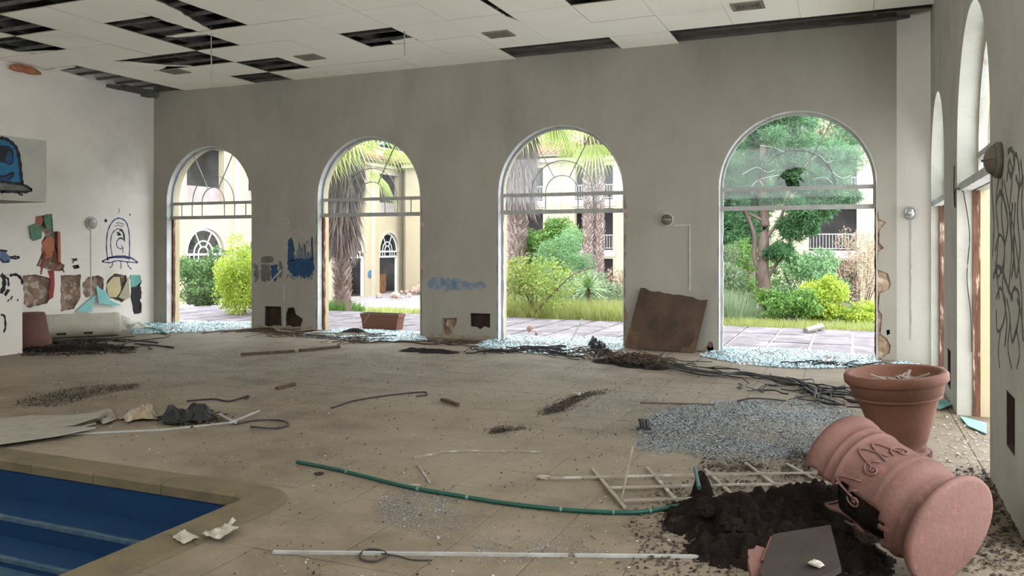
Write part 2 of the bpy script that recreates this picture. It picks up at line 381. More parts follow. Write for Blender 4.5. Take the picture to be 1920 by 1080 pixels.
# tile material in world space so that wear runs across the tiles
TW = mat('floor_tile_worn', (.200, .158, .108), (.145, .114, .078), 1.6, .75, .3, 60, c3=(.24, .195, .14), s3=.55, t3=(.45, .7), spec=.25)
def worldify(m):
    n = m.node_tree.nodes; l = m.node_tree.links
    g = n.new('ShaderNodeNewGeometry')
    for k in list(l):
        if k.from_node.type == 'TEX_COORD': s = k.to_socket; l.remove(k); l.new(g.outputs['Position'], s)
for m in (TILE, TW, CEIL, PAVE): worldify(m)
for me in proto_m.values(): me.materials.append(TILE)

# ================================================================== POOL
pool = thing('swimming_pool', 'empty blue painted swimming pool with sandy coping in the floor', 'swimming pool', (0, 0, 0))
cp = MB()
# coping in segments so each kerb piece can be seen
def coping_piece(poly): return poly
seg_pts = []
ny = [(POOL[1]-.10-.62*i) for i in range(11)]
for i in range(10):
    xa, xb = ny[i+1], ny[i]
    if xa < POOL[0]: break
    mb = MB(); a = .003; y0, y1 = POOL[3], POOL[3]+.27
    prof = [(y0-.012, -.05), (y0-.012, .012), (y0, .026), (y0+.07, .032), (y1-.03, .018), (y1, .004), (y1, -.02)]
    mb.add([(xa+a, p[0], p[1]) for p in prof]+[(xb-a, p[0], p[1]) for p in prof], [(k, k+1, k+8, k+7) for k in range(6)]+[tuple(range(7)), tuple(range(13, 6, -1)), (0, 7, 13, 6)])
    part('coping_stone', mb, COPE, pool, False)
nx = [(POOL[3]-.10-.62*i) for i in range(6)]
for i in range(5):
    ya, yb = nx[i+1], nx[i]; mb = MB(); a = .003; x0, x1 = POOL[1], POOL[1]+.27
    prof = [(x0-.012, -.05), (x0-.012, .012), (x0, .026), (x0+.07, .032), (x1-.03, .018), (x1, .004), (x1, -.02)]
    mb.add([(p[0], ya+a, p[1]) for p in prof]+[(p[0], yb-a, p[1]) for p in prof], [(k, k+1, k+8, k+7) for k in range(6)]+[tuple(range(7)), tuple(range(13, 6, -1)), (0, 7, 13, 6)])
    part('coping_stone', mb, COPE, pool)
mb = MB(); cx, cy = POOL[1]-.10, POOL[3]-.10
prof = [(.088, -.05), (.088, .012), (.10, .026), (.17, .032), (.34, .018), (.37, .004), (.37, -.02)]; n = 10
for i in range(n+1):
    a = R(90*i/n); mb.v += [(cx+r*math.cos(a), cy+r*math.sin(a), z) for r, z in prof]
for i in range(n): mb.f += [(i*7+k, i*7+k+1, i*7+k+8, i*7+k+7) for k in range(6)]+[(i*7, i*7+7, i*7+13, i*7+6)]
mb.f += [tuple(range(7)), tuple(range(n*7+6, n*7-1, -1))]
part('corner_coping', mb, COPE, pool, False)
# basin walls (rounded) and floor
mb = MB(); n = len(pin); mb.v = [(x, y, -.02) for x, y in pin]+[(x, y, -1.5) for x, y in pin]
mb.f = [(i, (i+1) % n, n+(i+1) % n, n+i) for i in range(n)]+[tuple(range(n, 2*n))]
o = part('basin', mb, BLUE, pool, recalc=True)
def step(y1, y0, z, m, mn):
    b = MB(); b.box(((POOL[0]+POOL[1])/2, (y0+y1)/2, (z-1.45)/2), (POOL[1]-POOL[0]-.004, y1-y0, z+1.45)); s_ = part('pool_step', b, m, pool)
    b = MB(); P = []
    for k in range(120): P.append((POOL[0]+.01+(POOL[1]-POOL[0]-.02)*k/119, y0+random.uniform(.028, .04)))
    Q = [(x, y0-.003) for x, _ in reversed(P)]
    b.prism(P+Q, [], zfn, z-.02, z+.004); part('nosing', b, mn, s_)
step(POOL[3], 3.72, -.25, BLUE, NOSE); step(3.717, 3.44, -.37, BLUE, NOSE); step(3.437, 1.2, -.42, BLUE2, NOSE)

# ================================================================== WALLS
OPEN = [(-12.72, -10.56), (-9.06, -6.90), (-5.44, -3.29), (-1.85, .31)]
ZS = 2.44
def wpoly(x0, x1, grow=0): return arch_poly(x0-grow, x1+grow, -.03, ZS)
def openskin(k):
    x0, x1 = OPEN[k]; P = wpoly(x0, x1); left, right = P[:1], P[-1:]
    body = P[1:-1]; out = []
    # ragged plaster down the two sides below the transom
    amp = {0: (.012, .02), 1: (.02, .05), 2: (.01, .04), 3: (.006, .10)}[k]
    zz = [2.1-.09*i for i in range(24)]
    zz = [z for z in zz if z > 0]
    L = [(x0-abs(random.gauss(0, amp[0])), z) for z in reversed(zz)]
    Rr = [(x1+abs(random.gauss(0, amp[1]*(.6 if k < 3 else 1))), z) for z in zz]
    if k == 3:
        Rr = []
        for z, dx in ((2.1, .0), (1.95, .02), (1.9, .11), (1.8, .03), (1.62, .02), (1.55, .08), (1.5, .01), (1.25, .0), (1.2, .13), (1.05, .17), (.98, .14), (.92, .03), (.7, .01), (.62, .06), (.5, .05), (.36, .04), (.30, .12), (.2, .17), (.1, .15), (.03, .06)):
            Rr.append((x1+dx, z))
    return [(x0-.005, -.03)]+L+body+Rr+[(x1+.02, -.03)]
# small holes through the plaster of the piers, read off the photograph
def bpoly(px): return [bw(*p) for p in px]
hole_vents = [bpoly([(496, 574), (527, 575), (528, 614), (495, 613)]), bpoly([(881, 587), (919, 588), (919, 615), (908, 612), (900, 618), (893, 613), (882, 612)])]
hole_broken = [jag(bpoly([(538, 577), (550, 576), (556, 590), (567, 597), (565, 610), (558, 617), (535, 616), (535, 590)]), .04, .012),
               jag(bpoly([(829, 597), (857, 596), (857, 606), (850, 618), (846, 631), (829, 630)]), .05, .012),
               bpoly([(1662, 619), (1668, 618), (1669, 626), (1663, 629)])]
allh = hole_vents+hole_broken
rect = [(XL-.3, -.3), (.55, -.3), (.55, 5.6), (XL-.3, 5.6)]
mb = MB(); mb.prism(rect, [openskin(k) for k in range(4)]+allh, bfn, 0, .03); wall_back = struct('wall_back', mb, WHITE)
mb = MB(); mb.prism(rect, [wpoly(*OPEN[k]) for k in range(4)]+allh, bfn, .03, .15); part('wall_core', mb, CORE, wall_back)
# the white reveal lining the openings
for k, (x0, x1) in enumerate(OPEN):
    P = arch_poly(x0, x1, .0, ZS, 32); Q = arch_poly(x0+.012, x1-.012, .0, ZS, 32)
    mb = MB(); n = len(P)
    for w in (.004, .135): mb.v += [bfn(a, b, w) for a, b in P]+[bfn(a, b, w) for a, b in Q]
    for i in range(n-1):
        mb.f += [(i, i+1, n+i+1, n+i), (2*n+i, 3*n+i, 3*n+i+1, 2*n+i+1), (n+i, n+i+1, 3*n+i+1, 3*n+i), (i, 2*n+i, 2*n+i+1, i+1)]
    mb.f += [(0, n, 3*n, 2*n), (n-1, 3*n-1, 4*n-1, 2*n-1)]
    if k == 3:   # the right side of the last opening has lost its lining
        P2 = P[:-1]; 
    part('reveal', mb, REVEAL, wall_back)
mb = MB(); mb.prism([(XL-.3, -1.4), (1.3, -1.4), (1.3, 6.0), (XL-.3, 6.0)], [arch_poly(x0+.0, x1-.0, -.03, ZS) for x0, x1 in OPEN], bfn, .15, .34)
part('outer_wall', mb, CREAM, wall_back, label='cream outer face of the wall')
for P, m in ((hole_vents[0], DARK), (hole_vents[1], DARK), (hole_broken[0], DARK), (hole_broken[1], CORE), (hole_broken[2], DARK)):
    xs = [p[0] for p in P]; zs = [p[1] for p in P]; mb = MB()
    mb.box(((min(xs)+max(xs))/2, D+.146, (min(zs)+max(zs))/2), (max(xs)-min(xs)+.0, .005, max(zs)-min(zs)+.0)); part('recess', mb, m, wall_back)
    mb = MB(); g = .002
    part('recess_lining', MB().prism([(min(xs)-g, min(zs)-g), (max(xs)+g, min(zs)-g), (max(xs)+g, max(zs)+g), (min(xs)-g, max(zs)+g)], [[(x*.985+(min(xs)+max(xs))/2*.015, z*.985+(min(zs)+max(zs))/2*.015) for x, z in P]], bfn, .031, .145), m, wall_back)
# corner chamfer
CA = Vector((.55, 12.3)); CB = Vector((.945, 12.04)); CDd = (CB-CA).normalized(); CN = Vector((-CDd.y, CDd.x))
if CN.y < 0: CN = -CN
cfn = lambda s, z, w: (CA.x+CDd.x*s+CN.x*w, CA.y+CDd.y*s+CN.y*w, z)
mb = MB(); mb.prism([(0, -.3), ((CB-CA).length, -.3), ((CB-CA).length, 5.6), (0, 5.6)], [], cfn, 0, .12); struct('wall_corner', mb, WHITER)
# left wall with torn plasterboard
def z6(x, y): return (x/3.375, 380+y/3.375)
def lp(pts): return [lw(*z6(*p)) for p in pts]
LH = [lp([(225, 85), (330, 70), (340, 180), (378, 185), (380, 375), (410, 395), (400, 430), (340, 432), (230, 402), (262, 320), (265, 250), (285, 205), (250, 150), (220, 130)]),
      lp([(145, 460), (220, 455), (300, 470), (345, 480), (330, 590), (300, 640), (250, 650), (180, 665), (150, 640)]),
      lp([(382, 460), (512, 455), (512, 600), (470, 670), (385, 690)]),
      lp([(522, 510), (560, 470), (620, 460), (658, 480), (655, 560), (600, 590), (540, 600), (525, 570)]),
      lp([(672, 500), (720, 450), (802, 458), (812, 600), (770, 630), (690, 600), (672, 560)]),
      lp([(822, 458), (885, 460), (900, 500), (885, 530), (900, 570), (880, 610), (900, 640), (895, 700), (845, 700), (832, 600)]),
      lp([(448, 355), (488, 352), (490, 366), (470, 372), (466, 385), (455, 384), (458, 368)]),
      lp([(455, 400), (500, 392), (505, 415), (470, 420)])]
LHj = [jag(p, .05, .010) for p in LH]
LO = []
mb = MB(); mb.prism([(-.6, -.3), (12.6, -.3), (12.6, 5.6), (-.6, 5.6)], LHj+LO, lfn, 0, .014); wall_left = struct('wall_left', mb, WHITER)
mb = MB(); mb.prism([(-.6, -.3), (12.6, -.3), (12.6, 5.6), (-.6, 5.6)], LO, lfn, .14, .34); part('backing_wall', mb, CORE, wall_left)
# rough masonry seen in the holes
mb = MB(); ny_, nz_ = 120, 60; ya, yb, za, zb = lw(30, 600)[0], lw(285, 600)[0], .05, 2.4
for i in range(ny_):
    for j in range(nz_):
        y = ya+(yb-ya)*i/(ny_-1); z = za+(zb-za)*j/(nz_-1); mb.v.append((XL-.085+.055*noise.fractal(Vector((y*4, z*5, 3)), 1, 2, 4), y, z))
mb.f = [(i*nz_+j, (i+1)*nz_+j, (i+1)*nz_+j+1, i*nz_+j+1) for i in range(ny_-1) for j in range(nz_-1)]
part('rough_masonry', mb, mat('broken_masonry', (0.36, 0.2475, 0.18), (0.195, 0.12, 0.0825), 5, .95, .8, 30, c3=(0.45, 0.375, 0.315), s3=7, t3=(.52, .6)), wall_left, True)
def lpatch(name, pts, m, w0=-.012, w1=-.002, label=None): 
    mb = MB(); mb.prism(lp(pts), [], lfn, w0, w1); return part(name, mb, m, wall_left, label=label)
lpatch('hanging_board', [(178, 148), (225, 130), (262, 170), (255, 225), (205, 242), (188, 225)], GREENB, -.03, -.015, 'torn green board flap')
lpatch('board_scrap', [(282, 80), (335, 66), (342, 150), (330, 170), (300, 165), (285, 120)], GREENB, .02, .035, 'dark green board scrap')
lpatch('brick_scrap', [(222, 88), (272, 84), (285, 110), (265, 150), (240, 135), (222, 120)], ORANGE, .03, .045, 'orange brick scrap')
lpatch('brick_scrap', [(268, 250), (300, 215), (340, 230), (345, 290), (325, 345), (285, 350), (266, 300)], ORANGE, .0, .03, 'orange brick scrap')
lpatch('brick_scrap', [(360, 190), (378, 188), (380, 372), (365, 376)], ORANGE, -.02, .01, 'red brown edge')
for pts in ([(280, 300), (295, 330), (275, 390), (262, 455), (255, 455), (262, 380)], [(360, 290), (372, 300), (385, 380), (372, 388)], [(300, 430), (340, 425), (345, 520), (335, 600), (310, 615), (306, 560), (322, 500)], [(345, 300), (352, 300), (360, 420), (350, 420)], [(395, 400), (408, 440), (402, 442), (390, 410)]):
    lpatch('paint_run', pts, RED, -.006, .002, 'red paint run')
lpatch('film_scrap', [(470, 690), (520, 640), (592, 585), (575, 640), (572, 690)], TEALL, -.05, -.04, 'turquoise film scrap')
lpatch('film_scrap', [(592, 520), (620, 545), (655, 560), (680, 615), (755, 650), (690, 652), (640, 640), (608, 640)], TEALL, -.07, -.055, 'turquoise film scrap')
lpatch('film_scrap', [(824, 460), (880, 460), (892, 500), (862, 530), (830, 535)], TEAL, -.004, .008, 'turquoise film scrap')
lpatch('board_flap', [(745, 600), (770, 555), (810, 470), (818, 600), (790, 615)], mat('tan_flap', (.33, .28, .21)), -.02, -.008)
lpatch('board_flap', [(676, 520), (720, 470), (760, 470), (770, 560), (740, 600), (690, 598)], mat('tan_flap2', (.42, .35, .24), (.5, .42, .2), 5), .01, .02)
lpatch('black_blob', [(832, 535), (890, 530), (893, 600), (870, 640), (880, 702), (848, 705), (836, 640), (826, 600)], BLK, -.008, .006, 'black sprayed blob')
# graffiti on the left wall
g = MB()
def st(mb, pts, w, conv, fn, **k): ribbon(mb, [conv(*p) for p in pts], w, fn, **k)
c6 = lambda x, y: lw(*z6(x, y))
for pts, w in (([(683, 368), (673, 280), (682, 180), (712, 120), (752, 98), (795, 120), (815, 180), (820, 270), (817, 365)], .025),
               ([(712, 345), (700, 270), (708, 200), (740, 168), (772, 172), (790, 215)], .018), ([(735, 132), (752, 127), (785, 138)], .014), ([(728, 150), (750, 143), (780, 152)], .014),
               ([(645, 373), (690, 350), (760, 338), (825, 348), (872, 379)], .03), ([(645, 373), (690, 380), (740, 368), (800, 374), (872, 380)], .022), ([(690, 348), (760, 346), (820, 352)], .03),
               ([(712, 375), (710, 398), (694, 413)], .02), ([(765, 372), (765, 418)], .016), ([(806, 376), (812, 402), (832, 422)], .02),
               ([(778, 232), (755, 228), (738, 250), (742, 280), (765, 292), (782, 284)], .018), ([(748, 228), (770, 222), (792, 246)], .02), ([(770, 270), (778, 300), (775, 320)], .015),
               ([(748, 38), (755, 45), (750, 68)], .012), ([(820, 72), (825, 80)], .03), ([(738, 190), (752, 192), (764, 206)], .03)):
    st(g, pts, w, c6, lfn)
part('graffiti', g, INK, wall_left, label='violet line drawing of a domed saucer with legs')
g = MB(); g.prism(lp([(738, 208), (752, 188), (766, 208)]), [], lfn, -.002, -.0005); st(g, [(666, 105), (672, 122)], .05, c6, lfn)
st(g, [(755, 175), (775, 182), (788, 235)], .03, c6, lfn)
for p in ([(0, 300), (45, 308)], [(65, 345), (95, 340), (122, 346), (100, 354), (70, 350)], [(2, 355), (20, 375), (60, 372)]): st(g, p, .03, c6, lfn)
part('graffiti', g, BLK, wall_left, label='black marker strokes')
g = MB(); g.prism(lp([(0, 305), (30, 312), (70, 345), (62, 372), (20, 380), (0, 360)]), [], lfn, -.001, -.0003); part('graffiti', g, mat('slate_blue', (.10, .14, .24)), wall_left, label='slate blue sprayed shape')
# ---- right wall
RO = [(10.0, 11.98), (6.4, 8.62)]; SIDE_ADDED = [(1.9, -.03), (4.9, -.03), (4.9, 3.6), (1.9, 3.6)]  # the last is an unseen opening, added to let daylight in
rrc = [(-1, -.3), (12.045, -.3), (12.045, 5.6), (-1, 5.6)]
rvent = [rw(1886, 803), rw(1903, 838), rw(1903, 912), rw(1886, 880)]
rv0 = [min(p[0] for p in rvent), max(p[0] for p in rvent)]
rh = [[(rv0[0], .38), (rv0[1], .38), (rv0[1], .72), (rv0[0], .72)], [(9.25, .12), (9.6, .12), (9.6, .52), (9.25, .52)]]
def ropen(a, b): return arch_poly(a, b, -.03, ZS)
mb = MB(); mb.prism(rrc, [ropen(*q) for q in RO]+[SIDE_ADDED]+rh, rfn, 0, .16); wall_right = struct('wall_right', mb, mat('pier_plaster', (.42, .40, .345), (.35, .33, .285), 1.3, .9, .2, 14, c3=(.28, .26, .22), s3=1.1, t3=(.5, .75)))  # weaker light on this wall put into a middle plaster tone
mb = MB(); mb.prism([(-1, -.3), (12.045, -.3), (12.045, 5.9), (-1, 5.9)], [ropen(*q) for q in RO]+[SIDE_ADDED], rfn, .16, .36); part('outer_wall', mb, CREAM, wall_right, label='cream outer face of the wall')
for q in rh:
    a, b, z0, z1 = q[0][0], q[1][0], q[0][1], q[2][1]; mb = MB(); mb.prism([(a, z0), (b, z0), (b, z1), (a, z1)], [], rfn, .13, .158); part('recess', mb, DARK, wall_right)
    mb = MB(); e = .012; mb.prism([(a-.0, z0), (b, z0), (b, z1), (a, z1)], [[(a+e, z0+e), (b-e, z0+e), (b-e, z1-e), (a+e, z1-e)]], rfn, .004, .13); part('recess_lining', mb, DARK, wall_right)
mb = MB(); mb.prism([(XL-.3, -.3), (1.3, -.3), (1.3, 5.6), (XL-.3, 5.6)], [[(XL+.4, 3.0), (.6, 3.0), (.6, 4.5), (XL+.4, 4.5)]], lambda x, z, w: (x, -.62-w, z), 0, .2); struct('wall_rear_unseen', mb, WHITER)  # unseen wall added to hold back rear light, high gap for daylight
# stripped timber in the jambs
for (a, b) in RO[:2]:
    mb = MB()
    for s_ in (b-.012,): mb.prism(jag([(s_-.008, 0), (s_+.01, 0), (s_+.01, 2.12), (s_-.008, 2.12)], .1, .004), [], rfn, .13, .19)
    part('jamb_timber', mb, BROWNWOOD, wall_right)
mb = MB(); mb.prism(jag([(11.93, 0), (11.99, 0), (11.99, 2.12), (11.93, 2.12)], .1, .006), [], rfn, .10, .34); part('jamb_timber', mb, BROWNWOOD, wall_right)
# graffiti on right wall
g = MB(); pr = lambda x, y: rw(x, y)
for pts, w in (([(1873, 330), (1868, 380), (1872, 440), (1869, 500), (1874, 560)], .018), ([(1880, 335), (1878, 400), (1884, 470), (1880, 540), (1888, 600), (1884, 650)], .02),
               ([(1888, 340), (1893, 300), (1898, 330), (1893, 400), (1897, 470), (1892, 540)], .016), ([(1900, 300), (1906, 290), (1912, 330), (1908, 400), (1913, 470), (1905, 520), (1901, 450), (1904, 380)], .018),
               ([(1866, 470), (1874, 440), (1884, 460), (1880, 500), (1870, 520), (1866, 490)], .014), ([(1868, 560), (1876, 540), (1886, 570), (1880, 610), (1870, 620), (1868, 580)], .014),
               ([(1895, 560), (1903, 540), (1912, 560), (1908, 610), (1898, 640), (1894, 600)], .016), ([(1914, 300), (1918, 340), (1916, 380), (1919, 430)], .016), ([(1888, 560), (1894, 600), (1890, 650), (1897, 690)], .014),
               ([(1876, 620), (1872, 660), (1875, 690)], .014), ([(1883, 340), (1890, 380), (1899, 420), (1908, 480), (1915, 540), (1917, 600)], .015), ([(1900, 640), (1906, 620), (1912, 660), (1907, 690)], .012)):
    st(g, pts, w*1.5, pr, rfn)
for pts, w in (([(1862, 300), (1860, 350), (1864, 420), (1861, 480)], .02), ([(1890, 285), (1897, 280), (1903, 300), (1896, 330), (1890, 310)], .022), ([(1868, 380), (1876, 360), (1884, 380), (1890, 420), (1884, 460)], .022), ([(1905, 330), (1912, 350), (1919, 330)], .02), ([(1863, 520), (1870, 500), (1880, 510), (1890, 540), (1899, 560)], .022), ([(1899, 380), (1896, 430), (1901, 480), (1897, 520)], .022), ([(1908, 560), (1915, 590), (1919, 640)], .018)): st(g, pts, w*1.5, pr, rfn)
part('graffiti', g, mat('washed_black', (.045, .045, .042), (.12, .12, .11), 20), wall_right, label='looping grey black sprayed tag')
# ---- graffiti on the back wall
g = MB()
def bst(mb, pts, w, **k): ribbon(mb, [bw(*p) for p in pts], w, bfn, **k)
g.prism(jag([bw(*p) for p in [(538, 490), (560, 486), (588, 484), (588, 515), (575, 520), (556, 518), (541, 512)]], .04, .03), [], bfn, -.0012, -.0004)
g.prism(jag([bw(*p) for p in [(540, 450), (548, 445), (552, 470), (552, 488), (540, 490)]], .04, .015), [], bfn, -.0012, -.0004)
for i in range(16):
    x = 540+i*3; bst(g, [(x, 488), (x+random.uniform(-1, 1), 488-random.uniform(6, 34))], .016)
    bst(g, [(x, 514), (x+random.uniform(-1, 1), 516+random.uniform(2, 10))], .012)
bst(g, [(585, 445), (586, 490)], .035)
part('graffiti', g, BLUEP, wall_back, label='blue sprayed arch shape with drips')
g = MB(); bst(g, [(536, 480), (534, 455), (542, 438), (560, 430), (566, 438), (576, 444)], .02); bst(g, [(560, 430), (563, 422)], .012)
for i in range(7): bst(g, [(560+i*4, 480-i*2), (566+i*3, 455-i), (568+i*2, 462)], .012)
part('graffiti', g, FAINT, wall_back, label='faint grey outline strokes')
g = MB(); g.prism(jag([bw(*p) for p in [(489, 495), (507, 495), (507, 524), (497, 530), (489, 522)]], .04, .025), [], bfn, -.0012, -.0004)
g.prism([bw(*p) for p in smoothpts([(489, 485), (497, 480), (511, 481), (513, 490), (500, 494), (490, 492)], 4, True) for p in [(p.x, p.y)]] if False else [bw(a, b) for a, b in [(489, 485), (494, 481), (503, 480), (511, 481), (514, 486), (511, 491), (500, 494), (490, 492)]], [], bfn, -.0012, -.0004)
g.prism(jag([bw(*p) for p in [(477, 495), (485, 497), (486, 522), (479, 530), (477, 518)]], .04, .02), [], bfn, -.0012, -.0004)
g.prism(jag([bw(*p) for p in [(522, 490), (529, 489), (529, 520), (524, 522)]], .04, .02), [], bfn, -.0012, -.0004)
part('graffiti', g, GREYP, wall_back, label='grey brown rolled paint blocks')
g = MB(); g.prism(jag([bw(*p) for p in [(508, 497), (521, 496), (521, 520), (516, 528), (508, 522)]], .04, .02), [], bfn, -.0014, -.0004)
part('graffiti', g, BLUEP, wall_back, label='small blue painted block')
g = MB(); g.prism(jag([bw(*p) for p in [(803, 526), (815, 520), (840, 522), (862, 524), (862, 540), (845, 546), (825, 544), (805, 540)]], .05, .04), [], bfn, -.0012, -.0004)
for i in range(26): x = 864+i*1.8; bst(g, [(x, 528+random.uniform(-2, 2)), (x+.4, 536+random.uniform(2, 9))], .014)
part('graffiti', g, FADE, wall_back, label='faded blue smear')
g = MB()
for c, r in (((535, 420), 9), ((866, 419), 9)):
    bst(g, [(c[0]+r*.9*math.cos(a*.7), c[1]+r*1.2*math.sin(a*.7)) for a in range(10)], .02)
    bst(g, [(c[0]-3, c[1]-2), (c[0]-1, c[1]-2)], .035); bst(g, [(c[0]+4, c[1]-3), (c[0]+6, c[1]-3)], .035); bst(g, [(c[0]-4, c[1]+5), (c[0], c[1]+6), (c[0]+4, c[1]+4)], .02)
for i in range(14):
    x, y = random.choice([(480, 400), (575, 400), (800, 400), (800, 470), (812, 500)]); x += random.uniform(-6, 10); y += random.uniform(-20, 40); bst(g, [(x, y), (x+random.uniform(-3, 3), y+random.uniform(4, 12)), (x+random.uniform(-4, 4), y+14)], .008)
part('graffiti', g, FAINT, wall_back, label='faint grey doodled faces')
g = MB(); bst(g, [(597, 520), (500, 537)], .03) if False else bst(g, [(500, 536), (528, 506)], .028); part('wood_strip', g, STRIPW, wall_back)
g = MB(); bst(g, [(533, 535), (533, 612)], .010); part('cable_cover', g, REVEAL, wall_back)
g = MB(); bst(g, [(828, 585), (828, 628)], .006); part('cable_cover', g, FAINT, wall_back)
# stain: dirt skirt along the pier feet
g = MB()
for x0, x1 in ((OPEN[0][1], OPEN[1][0]), (OPEN[1][1], OPEN[2][0]), (OPEN[2][1], OPEN[3][0])):
    top = [(x0+.03+(x1-x0-.06)*i/30, .05+.05*noise.noise(Vector((x0+i*.4, 0, 0)))+random.uniform(0, .03)) for i in range(31)]
    g.prism([(x1-.03, 0.001), (x0+.03, 0.001)]+top, [], bfn, -.001, -.0003)
part('dirt_stain', g, mat('foot_stain', (.22, .17, .115), (.32, .27, .2), 9), wall_back)
# torn notches (brown blotches)
g = MB()
for px in ([(1325, 650), (1330, 640), (1336, 642), (1338, 656), (1328, 660)],): g.prism([bw(*p) for p in px], [], bfn, -.001, -.0003)
part('rust_stain', g, BROWNWOOD, wall_back)

# ================================================================== WINDOWS
def window(idx, x0, x1, fn, ws, broken=False, cracks=0):
    """fan light over a two bar transom; ws = depth of the frame in the wall"""
    w = struct(f'window_{idx}'); c = (x0+x1)/2; Rr = (x1-x0)/2
    def ring(r0, r1, a0=0, a1=180, n=28):
        return [(c+r1*math.cos(R(a0+(a1-a0)*i/n)), ZS+r1*math.sin(R(a0+(a1-a0)*i/n))) for i in range(n+1)]+[(c+r0*math.cos(R(a1-(a1-a0)*i/n)), ZS+r0*math.sin(R(a1-(a1-a0)*i/n))) for i in range(n+1)]
    e = Rr-.014
    part('arch_frame', MB().prism(ring(e-.035, e), [], fn, ws, ws+.05), FRAME, w)
    part('transom', MB().prism([(x0+.013, 2.10), (x1-.013, 2.10), (x1-.013, 2.165), (x0+.013, 2.165)], [], fn, ws-.02, ws+.07), FRAME, w)
    part('transom', MB().prism([(x0+.013, 2.385), (x1-.013, 2.385), (x1-.013, 2.44), (x0+.013, 2.44)], [], fn, ws-.01, ws+.06), FRAME, w)
    for sg in (x0+.013, x1-.053): part('side_frame', MB().prism([(sg, 2.165), (sg+.04, 2.165), (sg+.04, 2.385), (sg, 2.385)], [], fn, ws, ws+.05), FRAME, w)
    W2 = 2*Rr; xs = [x0+.053]+[c+W2*f for f in (-.375, -.25, -.13, .13, .25, .375)]+[x1-.053]
    if idx == 4: xs = [x0+.053, c-W2*.15, c+.25*W2, c+.375*W2, x1-.053]
    for x in xs[1:-1]: part('glazing_bar', MB().prism([(x-.006, 2.165), (x+.006, 2.165), (x+.006, 2.385), (x-.006, 2.385)], [], fn, ws+.012, ws+.032), LEAD, w)
    for a, b in zip(xs, xs[1:]):
        a_, b_ = a+.006, b-.006
        if a == xs[0]: a_ = a
        if b == xs[-1]: b_ = b
        part('pane', MB().prism([(a_, 2.165), (b_, 2.165), (b_, 2.385), (a_, 2.385)], [], fn, ws+.02, ws+.024), GLASS, w)
    r1, r2 = .26*Rr, .485*Rr
    for r in (r1, r2):
        part('glazing_bar', MB().prism(ring(r-.006, r+.006), [], fn, ws+.012, ws+.032), LEAD, w)
    for a in (62, 118):
        u = (math.cos(R(a)), math.sin(R(a))); nn = (-u[1]*.006, u[0]*.006); A = r1+.006; B = e-.035
        if idx == 4 and a == 118: B = e-.035
        P = [(c+u[0]*q+s_*nn[0], ZS+u[1]*q+s_*nn[1]) for q, s_ in ((A, 1), (B, 1), (B, -1), (A, -1))]
        part('glazing_bar', MB().prism(P, [], fn, ws+.012, ws+.032), LEAD, w)
    for (a0, a1) in ((.0, 61.5), (62.5, 117.5), (118.5, 180)):
        for (q0, q1) in ((r1+.006, r2-.006), (r2+.006, e-.035)):
            P = ring(q0, q1, a0, a1, 14); hs = []
            if broken and q0 < r1+.05 and 62 < a0 < 63: pass
            part('pane', MB().prism(P, hs, fn, ws+.02, ws+.024), GLASS, w)
    half = [(c+(r1-.006)*math.cos(math.pi*i/16), ZS+.001+(r1-.006)*math.sin(math.pi*i/16)) for i in range(17)]
    if broken:
        hx = lambda px, py: ((bw(px, py)[0]), bw(px, py)[1])
        half = jag([(c+(r1-.006)*math.cos(R(a)), ZS+.001+(r1-.006)*math.sin(R(a))) for a in (0, 20, 40, 60)]+[(c+.05, ZS+.16), (c+.12, ZS+.05), (c+.02, ZS+.12), (c-.08, ZS+.17), (c-.17, ZS+.03), (c-.2, ZS+.002)][:3]+[(c+.06, ZS+.002)], .05, .01)
        part('pane', MB().prism(half, [], fn, ws+.02, ws+.024), GLASS, w)
        P = [(c-r1+.006, ZS+.002), (c-r1*.9, ZS+.09), (c-r1*.75, ZS+.14), (c-.15, ZS+.10), (c-.12, ZS+.002)]
        part('pane', MB().prism(P, [], fn, ws+.02, ws+.024), GLASS, w)
        g = MB()
        for pts in ([(-.2, .18), (-.5, .12), (-.62, .02)], [(.12, .28), (.3, .45), (.42, .33), (.5, .36)], [(-.5, .62), (-.3, .58), (-.15, .5)], [(.5, .2), (.62, .1), (.75, .14)], [(-.75, .2), (-.55, .3), (-.4, .22), (-.3, .25)], [(-.45, .02), (-.5, .1)], [(.25, .1), (.4, .12), (.5, .03)]):
            ribbon(g, [(c+a, ZS+b) for a, b in pts], .008, fn, ws+.014, ws+.019, sm=3)
        part('crack', g, mat('crack_edge', (.85, .9, .88), rough=.3), w, label='white crack lines in the glass')
    else:
        part('pane', MB().prism(half, [], fn, ws+.02, ws+.024), GLASS, w)
    return w
for k, (x0, x1) in enumerate(OPEN):
    w = window(k+1, x0, x1, bfn, .125, k == 3)
    # stripped frame on the left jamb, broken off below the transom
    rnd = random.Random(k)
    P = [(x0+.013, .0)]+[(x0+.013, 2.1)]+[(x0+.045+rnd.uniform(-.006, .012), 2.1-.08*i) for i in range(26)]+[(x0+.05, 0)]
    part('jamb_strip', MB().prism(P, [], bfn, .137, .19), BROWNWOOD if k < 2 else REVEAL, w)
    part('jamb_strip', MB().prism([(x0+.002, 0), (x0+.016, 0), (x0+.016, 2.1), (x0+.002, 2.1)], [], bfn, .15, .34), CREAM, w)
    P = [(x1-.013, 0), (x1-.013, 2.1)]+[(x1-.03-rnd.uniform(-.003, .008), 2.1-.08*i) for i in range(26)]
    part('jamb_strip', MB().prism(P, [], bfn, .137, .17), BROWNWOOD, w)
window(5, *RO[0], rfn, .17); window(6, *RO[1], rfn, .17)
# lintel ledge visible on the right wall openings
for a, b in RO[:2]:
    part('lintel', MB().prism([(a, 2.10), (b, 2.10), (b, 2.17), (a, 2.17)], [], rfn, .02, .12), REVEAL, wall_right)
